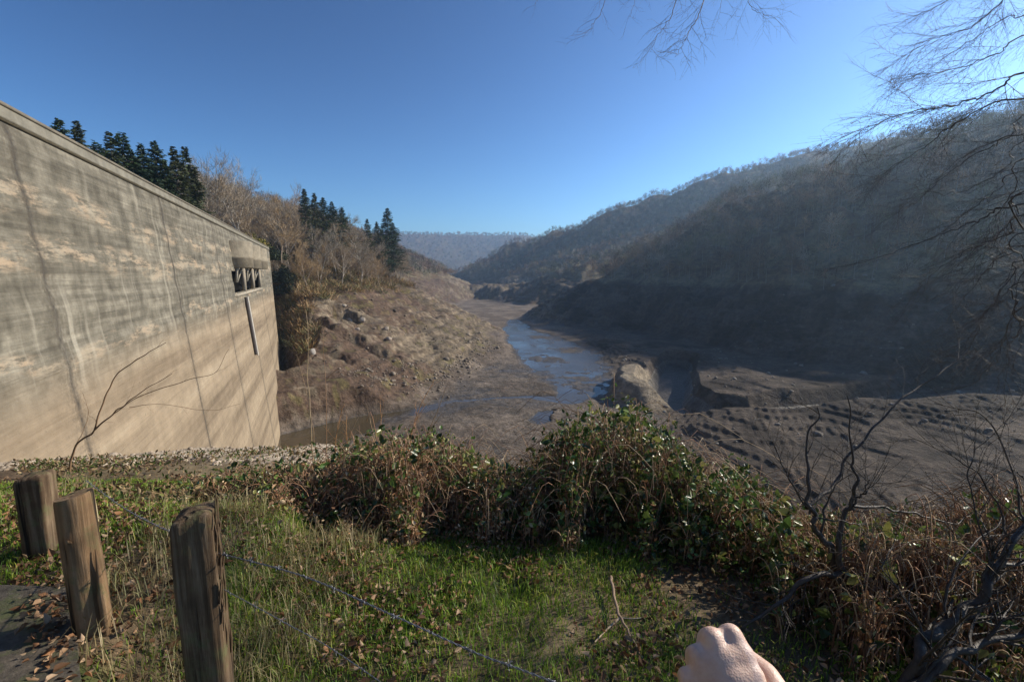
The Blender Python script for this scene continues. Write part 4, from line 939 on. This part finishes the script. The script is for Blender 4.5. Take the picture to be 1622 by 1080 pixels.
# overhanging leafless tree; its trunk stands right of the frame
r_ = np.random.default_rng(77)
TX, TY = 6.4, 1.6; tz = H1(TX, TY)
tree = empty('overhanging_tree', (TX, TY, tz)); tag(tree, 'leafless tree leaning in from the right edge, drooping dark branches with fine budded twigs', 'tree'); O = np.array((TX, TY, tz))
mb = MB(); tp = spline([(0, 0, -.3), (.05, .1, 2), (-.1, .3, 4.5), (.1, .6, 7.5), (-.2, 1.0, 11)], 22); tube(mb, tp, np.linspace(.24, .07, 22), 12, (.13, .115, .095)); mb.build('trunk', M_twigd, tree, True)
def limb(px, y0, y1, rad, ntw, L, lev=1, droop=.04, root=None, name='branch', bud=.006):
    ys_ = np.linspace(y0, y1, len(px)); P = [at(u, v, yy) for (u, v), yy in zip(px, ys_)]
    z_ = P[0][2]; root_ = np.array((TX, TY + .3, min(max(z_ - .2, tz + 1.2), 7))) if root is None else np.array(root)
    mid = (root_ + P[0]) / 2 + np.array((0, 0, .25))
    q = spline([root_, mid] + P, 10 * len(P)) + r_.normal(0, .006, (10 * len(P), 3)); rr_ = np.linspace(rad * 1.0, rad * .12, len(q))
    mb = MB(); tube(mb, q - O, rr_, 6, (.085, .065, .05)); i0 = int(len(q) * 1.4 / (len(P) + 2)); twigs(mb, (q - O)[i0:], rad * .38, r_, ntw, L, lev, droop, bud=bud, planar=1)
    mb.build(name, M_twigd, tree); return q
K = [([(1660, 105), (1585, 140), (1520, 165), (1440, 178), (1380, 200), (1340, 226)], 3.2, 3.7, .016, 20, .55),
     ([(1660, 150), (1570, 165), (1500, 205), (1440, 248), (1375, 285)], 3.0, 3.6, .013, 16, .5),
     ([(1660, 205), (1570, 232), (1500, 275), (1450, 320), (1405, 345)], 3.0, 3.5, .010, 14, .45),
     ([(1660, 318), (1560, 345), (1510, 365), (1420, 398), (1350, 418), (1285, 430)], 2.4, 2.9, .011, 9, .35),
     ([(1660, 262), (1580, 300), (1510, 355), (1440, 425)], 3.0, 3.5, .009, 12, .45),
     ([(1650, -60), (1590, 0), (1540, 42), (1480, 62), (1425, 92)], 3.6, 4.4, .013, 20, .55),
     ([(1600, -70), (1540, -20), (1480, 12), (1425, 36)], 3.8, 4.6, .010, 16, .5),
     ([(1660, 45), (1580, 85), (1510, 110), (1440, 122), (1405, 135)], 3.5, 4.2, .011, 18, .5),
     ([(1660, 300), (1610, 340), (1560, 400), (1500, 470)], 2.6, 3.0, .009, 12, .4),
     ([(1660, 385), (1600, 400), (1540, 455), (1490, 520)], 2.5, 2.9, .009, 12, .4),
     ([(1660, 215), (1600, 262), (1530, 302), (1475, 304), (1430, 286), (1385, 262)], 2.8, 3.1, .007, 10, .3),
     ([(1660, 170), (1600, 215), (1530, 245), (1470, 300), (1455, 330)], 3.6, 4.2, .010, 16, .5),
     ([(1660, 440), (1610, 480), (1585, 560), (1540, 610)], 2.4, 2.7, .008, 12, .4),
     ([(1655, 360), (1630, 430), (1620, 520), (1600, 600)], 2.4, 2.6, .009, 12, .4),
     ([(1660, 330), (1600, 372), (1540, 392), (1470, 440), (1430, 490)], 2.8, 3.3, .010, 16, .5), ([(1660, 410), (1610, 430), (1560, 500), (1530, 560)], 2.6, 2.9, .009, 16, .45),
     ([(1660, 240), (1610, 300), (1570, 360), (1545, 450)], 2.9, 3.2, .009, 16, .45), ([(1660, 480), (1620, 520), (1560, 560), (1500, 575)], 2.5, 2.8, .008, 14, .4), ([(1655, 290), (1640, 400), (1605, 470), (1590, 640)], 2.3, 2.5, .010, 16, .4),
     ([(1660, 15), (1600, 25), (1545, 60), (1490, 95), (1460, 130)], 3.9, 4.6, .010, 18, .5)]
for px, y0, y1, rad, nt_, L in K: limb(px, y0, y1, rad * .6, int(nt_ * 1.4), L)
oh = limb([(1500, -330), (1300, -250), (1150, -190), (1000, -160), (880, -150)], 4.6, 5.4, .03, 6, .6, 1, root=(TX, TY + .9, 7.5))
for px, y0, y1, rad, nt_, L in (([(1085, -150), (1080, -40), (1066, 20), (1045, 52), (1030, 82)], 5.0, 4.7, .008, 12, .45), ([(1150, -170), (1125, -40), (1106, 25), (1086, 60), (1070, 92)], 4.9, 4.6, .009, 14, .45),
                                ([(975, -140), (962, -30), (954, 18), (938, 40), (922, 62)], 5.2, 4.9, .006, 9, .4), ([(1225, -190), (1195, -60), (1185, -10), (1195, 18), (1230, 30)], 4.9, 4.7, .006, 12, .45),
                                ([(1010, -150), (1012, -50), (1005, 0), (998, 26)], 5.2, 5.0, .005, 8, .35), ([(880, -150), (865, -60), (855, -8), (845, 8)], 5.4, 5.2, .004, 6, .25), ([(1160, -170), (1150, -50), (1143, 0), (1138, 30)], 5.0, 4.8, .005, 9, .4)):
    i = np.argmin(np.linalg.norm(oh - at(px[0][0], px[0][1], y0), axis=1)); limb(px[1:], y0, y1, rad, nt_, L, root=oh[i])

def plant(name, label, cat, lines, mat, col, ntw=6, L=.3, lev=1, bud=0.0, droop=-.02, seed=1, group=None, part='stem'):
    r2 = np.random.default_rng(seed); P0 = interp_px([lines[0][0][0]])[0]; e = empty(name, P0); tag(e, label, cat, group)
    for pl, ra, rb_ in lines:
        p = interp_px(pl); q = spline(p, 8 * len(pl)); J = r2.normal(0, ra * .28 + .002, (len(q) // 3 + 3, 3)); q = q + spline(J, len(q)); mb = MB()
        tube(mb, q - P0, np.linspace(ra, rb_, len(q)) * .8, 7 if ra > .01 else 4, col)
        if ntw: twigs(mb, q - P0, rb_ * 1.2, r2, ntw, L, lev, droop, col, bud)
        mb.build(part, mat, e)
    return e
plant('bare_shrub', 'gnarled dark leafless shrub with forked stems at the lower right, before the brambles', 'shrub',
      [([(1400, 1130, 1.75), (1368, 1010, 1.9), (1338, 930, 2.0), (1322, 880, 2.05), (1298, 848, 2.05), (1284, 812, 2.05), (1277, 770, 2.1), (1286, 705, 2.2), (1296, 640, 2.3)], .030, .004),
       ([(1332, 905, 2.0), (1328, 860, 2.05), (1342, 812, 2.1), (1354, 775, 2.1), (1348, 720, 2.15), (1345, 625, 2.2)], .020, .003),
       ([(1282, 806, 2.1), (1320, 765, 2.2), (1352, 715, 2.3), (1412, 650, 2.4), (1470, 605, 2.5), (1535, 556, 2.6)], .012, .003),
       ([(1330, 908, 2.0), (1284, 912, 1.95), (1236, 955, 1.9), (1175, 992, 1.85)], .018, .006),
       ([(1352, 800, 2.1), (1400, 804, 2.15), (1440, 812, 2.2), (1500, 828, 2.3), (1560, 808, 2.4)], .010, .003),
       ([(1352, 800, 2.1), (1368, 778, 2.1), (1376, 760, 2.1)], .008, .003), ([(1284, 812, 2.05), (1262, 780, 2.1), (1240, 735, 2.15), (1225, 700, 2.2)], .008, .002),
       ([(1286, 818, 2.05), (1340, 826, 2.05), (1370, 832, 2.1)], .006, .002), ([(1300, 848, 2.05), (1310, 800, 2.1), (1322, 775, 2.1), (1340, 742, 2.1)], .009, .002)],
      M_twigd, (.065, .052, .042), 9, .34, 1, .004, seed=4)
plant('bare_shrub', 'thick leaning dark trunk with arching shoots in the bottom right corner', 'shrub',
      [([(1415, 1130, 1.5), (1462, 1030, 1.6), (1510, 985, 1.7), (1558, 930, 1.75), (1588, 880, 1.8), (1650, 790, 1.9)], .030, .014),
       ([(1425, 1110, 1.5), (1500, 1045, 1.55), (1570, 1015, 1.6), (1660, 985, 1.65)], .022, .012),
       ([(1505, 985, 1.7), (1495, 950, 1.75), (1530, 880, 1.85), (1590, 820, 2.0)], .009, .003), ([(1560, 925, 1.75), (1562, 860, 1.8), (1535, 770, 1.9), (1545, 700, 2.0)], .008, .003),
       ([(1600, 860, 1.8), (1575, 790, 1.9), (1530, 735, 2.0), (1440, 690, 2.2)], .007, .002), ([(1470, 1020, 1.6), (1440, 960, 1.7), (1400, 900, 1.8), (1420, 850, 1.9)], .007, .002),
       ([(1620, 830, 1.85), (1600, 740, 2.0), (1560, 660, 2.1), (1480, 640, 2.3)], .007, .002)],
      M_twigd, (.055, .045, .036), 10, .36, 1, .004, seed=9)
# thin dry stalks standing above the hedge
OR = (.50, .27, .12)
plant('dry_stalk', 'tallest thin pale stalk standing above the hedge before the dam foot', 'weed stalk', [([(498, 775, 4.6), (494, 700, 4.6), (489, 600, 4.6), (485, 490, 4.6)], .009, .003)], M_twig, (.44, .33, .20), 0, seed=1, group='dry stalks over the hedge')
plant('dry_stalk', 'shorter reddish stalk just right of the tallest one', 'weed stalk', [([(517, 745, 4.7), (517, 640, 4.7), (512, 532, 4.7)], .006, .002), ([(516, 600, 4.7), (534, 585, 4.7), (556, 568, 4.7)], .003, .001)], M_twig, (.36, .22, .13), 2, .15, 0, seed=2, group='dry stalks over the hedge')
plant('dry_stalk', 'bent thin stalk leaning left of the tallest one', 'weed stalk', [([(505, 745, 4.6), (492, 660, 4.6), (480, 600, 4.6), (470, 560, 4.6)], .004, .0015)], M_twig, (.40, .28, .17), 3, .15, 0, seed=3, group='dry stalks over the hedge')
for k, (b0, t0) in enumerate((((640, 735), (688, 600)), ((655, 725), (708, 612)), ((630, 740), (672, 640)), ((610, 745), (580, 640)), ((560, 750), (548, 660)), ((545, 745), (572, 655)), ((530, 740), (545, 640)), ((660, 730), (700, 655)), ((600, 745), (602, 640)))):
    lb = ['tall orange cane leaning right above the middle of the hedge', 'right-hand orange cane of the leaning pair', 'shorter orange cane left of the leaning pair', 'pale cane leaning left over the green bramble', 'thin reddish cane above the water pool', 'thin cane crossing before the pool edge', 'slender cane right of the tall stalks', 'short orange cane under the leaning pair', 'upright grey cane beside the orange canes'][k]
    m_ = ((b0[0] + t0[0]) / 2 + rnd.uniform(-8, 8), (b0[1] + t0[1]) / 2)
    plant('bramble_cane', lb, 'cane', [([(b0[0], b0[1] + 20, 4.2), (*m_, 4.2), (*t0, 4.25)], .0068, .0022)], M_twig, (OR, (.30, .22, .14))[k % 2], 7, .22, 1, 0, seed=30 + k, group='arching canes over the hedge')
plant('sapling', 'thin leafless sapling leaning right in front of the dam face', 'sapling',
      [([(108, 745, 5.2), (120, 705, 5.2), (150, 680, 5.2), (168, 625, 5.25), (190, 590, 5.3), (225, 565, 5.3), (262, 543, 5.3)], .016, .004), ([(150, 680, 5.2), (185, 650, 5.2), (225, 620, 5.2), (272, 592, 5.2)], .012, .003),
       ([(172, 662, 5.2), (215, 632, 5.1), (290, 604, 5.1), (340, 590, 5.1), (362, 553, 5.1)], .007, .002), ([(120, 705, 5.2), (140, 660, 5.3), (132, 625, 5.3)], .006, .002), ([(205, 645, 5.2), (250, 640, 5.2), (330, 650, 5.2), (380, 640, 5.2)], .004, .0015)],
      M_twig, (.26, .16, .09), 5, .25, 0, .006, seed=6)
# fallen forked branch in the grass
mb = MB(); gp = lambda u, v, o=.02: ghit(u, v) + np.array((0, 0, o * .6))
b0 = gp(968, 925, .05)
tube(mb, spline([gp(967, 925, .09) , gp(972, 950, .05), gp(982, 985, .04), gp(1000, 1015, .03), (gp(1018, 1052, .02))], 24) - b0 + r_.normal(0, .002, (24, 3)), np.linspace(.009, .005, 24), 6, (.30, .21, .14), True)
tube(mb, spline([gp(982, 985, .04), gp(965, 998, .03), gp(942, 1020, .02)], 12) - b0, np.linspace(.007, .003, 12), 5, (.42, .32, .22), True)
tube(mb, spline([gp(984, 985, .04), gp(1000, 988, .05), gp(1015, 987, .05)], 8) - b0, np.linspace(.003, .002, 8), 4, (.5, .42, .32), True)
tag(mb.build('fallen_branch', M_twig, origin=None), 'forked pale dead branch lying in the grass near the hedge foot', 'branch').location = b0

# cable lying from the dam foot to the bank
mb = MB(); q = spline([atz(426, 622, -26.3), atz(440, 629, -26.0), atz(470, 640, -26.2), atz(490, 648, -26.6)], 20); tube(mb, q - q[0], .11, 5, (.6, .56, .5))
tag(mb.build('cable', M_pipe), 'pale cable stretched over the gully from the dam foot', 'cable').location = q[0]

# ------------------------------------------------------------------ the photographer's hand
def hand():
    c0 = at(1150, 1078, .385); Nn = np.array((-.14, -.70, .70)); F = np.array((-.32, .66, .73)); Nn /= np.linalg.norm(Nn); F -= Nn * (F @ Nn); F /= np.linalg.norm(F); Rr = np.cross(F, Nn)
    Mx = Matrix(((Rr[0], F[0], Nn[0], c0[0]), (Rr[1], F[1], Nn[1], c0[1]), (Rr[2], F[2], Nn[2], c0[2]), (0, 0, 0, 1)))
    parts = []
    def cap(pts, rad, sx=1, n=10):
        q = spline(pts, n); r_v = np.interp(np.linspace(0, 1, n), np.linspace(0, 1, len(rad)), rad); parts.append((q, r_v))
    # local axes: x toward the thumb side, y toward the fingers, z out of the back of the hand
    kn = [(.025, .031, .002), (.005, .034, .005), (-.014, .026, .001), (-.031, .013, -.006)]; kr = [.0115, .0120, .0110, .0098]
    for i, (k, r1) in enumerate(zip(kn, kr)):
        cap([(.012 - .008 * i, -.075, -.004), (k[0] * .75, -.03, .001), (k[0], k[1] - .012, k[2] - .001), k], [.016, .014, .0112, r1])        # metacarpal
        L1 = (.042, .046, .042, .034)[i]; L2 = (.025, .028, .026, .019)[i]; L3 = (.022, .023, .022, .019)[i]
        a = (-k[0] * .02, .012, -L1); p1 = (k[0] + a[0], k[1] - .006, k[2] - L1); p2 = (p1[0], p1[1] - L2 * .95, p1[2] - .006); p3 = (p2[0], p2[1] - .010, p2[2] + L3 * .8)
        cap([k, ((k[0] + p1[0]) / 2, k[1] + .001, k[2] - L1 * .5), p1], [r1 * .96, r1 * .86, r1 * .9], n=9); cap([p1, p2], [r1 * .9, r1 * .8], n=6); cap([p2, p3], [r1 * .8, r1 * .66], n=6)
    cap([(.016, -.072, -.012), (.040, -.038, -.018), (.046, -.010, -.028)], [.018, .0165, .0125]); cap([(.046, -.010, -.028), (.036, .012, -.040)], [.0125, .0105], n=6); cap([(.036, .012, -.040), (.016, .018, -.046)], [.0105, .0085], n=6)
    cap([(.020, -.04, -.008), (-.022, -.04, -.010)], [.017, .016]); cap([(.018, -.004, -.004), (-.026, -.012, -.008)], [.0135, .0125])
    cap([(.0, -.07, -.006), (.002, -.13, -.010), (.012, -.34, -.03)], [.026, .028, .040], n=14); cap([(-.012, -.07, -.006), (-.012, -.13, -.010), (-.01, -.34, -.03)], [.022, .026, .038], n=14)
    for yy, z1 in ((.012, .0), (-.004, .002), (-.02, .003), (-.038, .003), (-.055, .002)): cap([(.024 + yy * .12, yy, z1 + .002), (.0, yy + .004, z1 + .0045), (-.026 - yy * .1, yy - .006, z1 - .005)], [.0128, .0142, .0122], n=16)
    cap([(kn[0][0], kn[0][1] - .014, -.006), (kn[1][0], kn[1][1] - .014, -.004), (kn[2][0], kn[2][1] - .013, -.006), (kn[3][0], kn[3][1] - .010, -.010)], [.0126, .0128, .0120, .0104], n=18)
    # extensor tendons over the back of the hand
    for i, k in enumerate(kn): cap([(.006 - .004 * i, -.06, .010), (k[0] * .8, -.02, .0125), (k[0], k[1] - .012, k[2] + .0095)], [.003, .0034, .0036], n=12)
    mb = MB(); n_ = 10
    th, ph = np.meshgrid(np.linspace(0, 2 * np.pi, 12, endpoint=False), np.linspace(0.15, np.pi - .15, 7)); sp = np.stack([np.cos(th) * np.sin(ph), np.sin(th) * np.sin(ph), np.cos(ph)], -1)
    sphv = sp.reshape(-1, 3); i = np.arange(84).reshape(7, 12); j = np.roll(i, -1, 1); sf = np.stack([i[:-1], i[1:], j[1:], j[:-1]], -1).reshape(-1, 4)
    sphv2 = np.vstack([sphv, (0, 0, 1), (0, 0, -1)]); st = np.array([(84, i[0, k], j[0, k]) for k in range(12)] + [(85, j[-1, k], i[-1, k]) for k in range(12)])
    for q, rv in parts:
        q2 = np.stack([np.interp(np.linspace(0, 1, len(q) * 3), np.linspace(0, 1, len(q)), q[:, k]) for k in range(3)], 1); r2 = np.interp(np.linspace(0, 1, len(q2)), np.linspace(0, 1, len(rv)), rv)
        for c_, r1 in zip(q2, r2): mb.add(sphv2 * r1 + c_, sf, (.55, .36, .28)); mb.f.setdefault(3, []).append(st + mb.n - 86)
    m, nt, n, l, b = newmat('skin'); pos = N(nt, 'ShaderNodeTexCoord').outputs['Object']
    c = ramp(nt, noise(nt, pos, 45, 5, .6), [(.3, (.58, .37, .27)), (.55, (.70, .49, .38)), (.75, (.76, .56, .45))])
    vein = ramp(nt, noise(nt, vscale(nt, pos, (60, 14, 30)), 1.0, 2, .4, .6), [(.60, 0.0), (.66, .35)]); c = mix(nt, vein, c, (.38, .32, .34))
    l.new(c, b.inputs['Base Color']); b.inputs['Roughness'].default_value = .48; b.inputs['Subsurface Weight'].default_value = .15; b.inputs['Subsurface Radius'].default_value = (.01, .004, .002); b.inputs['Subsurface Scale'].default_value = .5
    v1 = N(nt, 'ShaderNodeTexVoronoi'); v1.inputs['Scale'].default_value = 520; l.new(pos, v1.inputs['Vector'])
    h_ = math_(nt, 'ADD', v1.outputs['Distance'], math_(nt, 'MULTIPLY', noise(nt, vscale(nt, pos, (1, 3, 1)), 160, 4), 1.4)); bump(nt, h_, .35, .0008, b)
    o = mb.build('person', m, None, True); o.matrix_world = Mx
    rm = o.modifiers.new('fuse', 'REMESH'); rm.mode = 'VOXEL'; rm.voxel_size = .0016; rm.use_smooth_shade = True
    sm2 = o.modifiers.new('soften', 'SMOOTH'); sm2.factor = .6; sm2.iterations = 40
    tag(o, 'bare left hand with bent knuckles, seen from its back at the bottom edge', 'person')
hand()

# ------------------------------------------------------------------ haze
bpy.ops.mesh.primitive_cube_add(size=1, location=(0, 0, 0)); hz = bpy.context.object; hz.name = 'haze'
hz.scale = (11000, 11000, 330); hz.location = (0, 0, 290 - 165); tag(hz, kind='stuff')
m = bpy.data.materials.new('haze'); m.use_nodes = True; nt = m.node_tree; nt.nodes.clear()
ou = nt.nodes.new('ShaderNodeOutputMaterial'); pv = nt.nodes.new('ShaderNodeVolumePrincipled'); pv.inputs['Color'].default_value = (.52, .74, 1, 1)
pv.inputs['Density'].default_value = .0003; pv.inputs['Anisotropy'].default_value = .55; nt.links.new(pv.outputs[0], ou.inputs['Volume']); hz.data.materials.append(m)
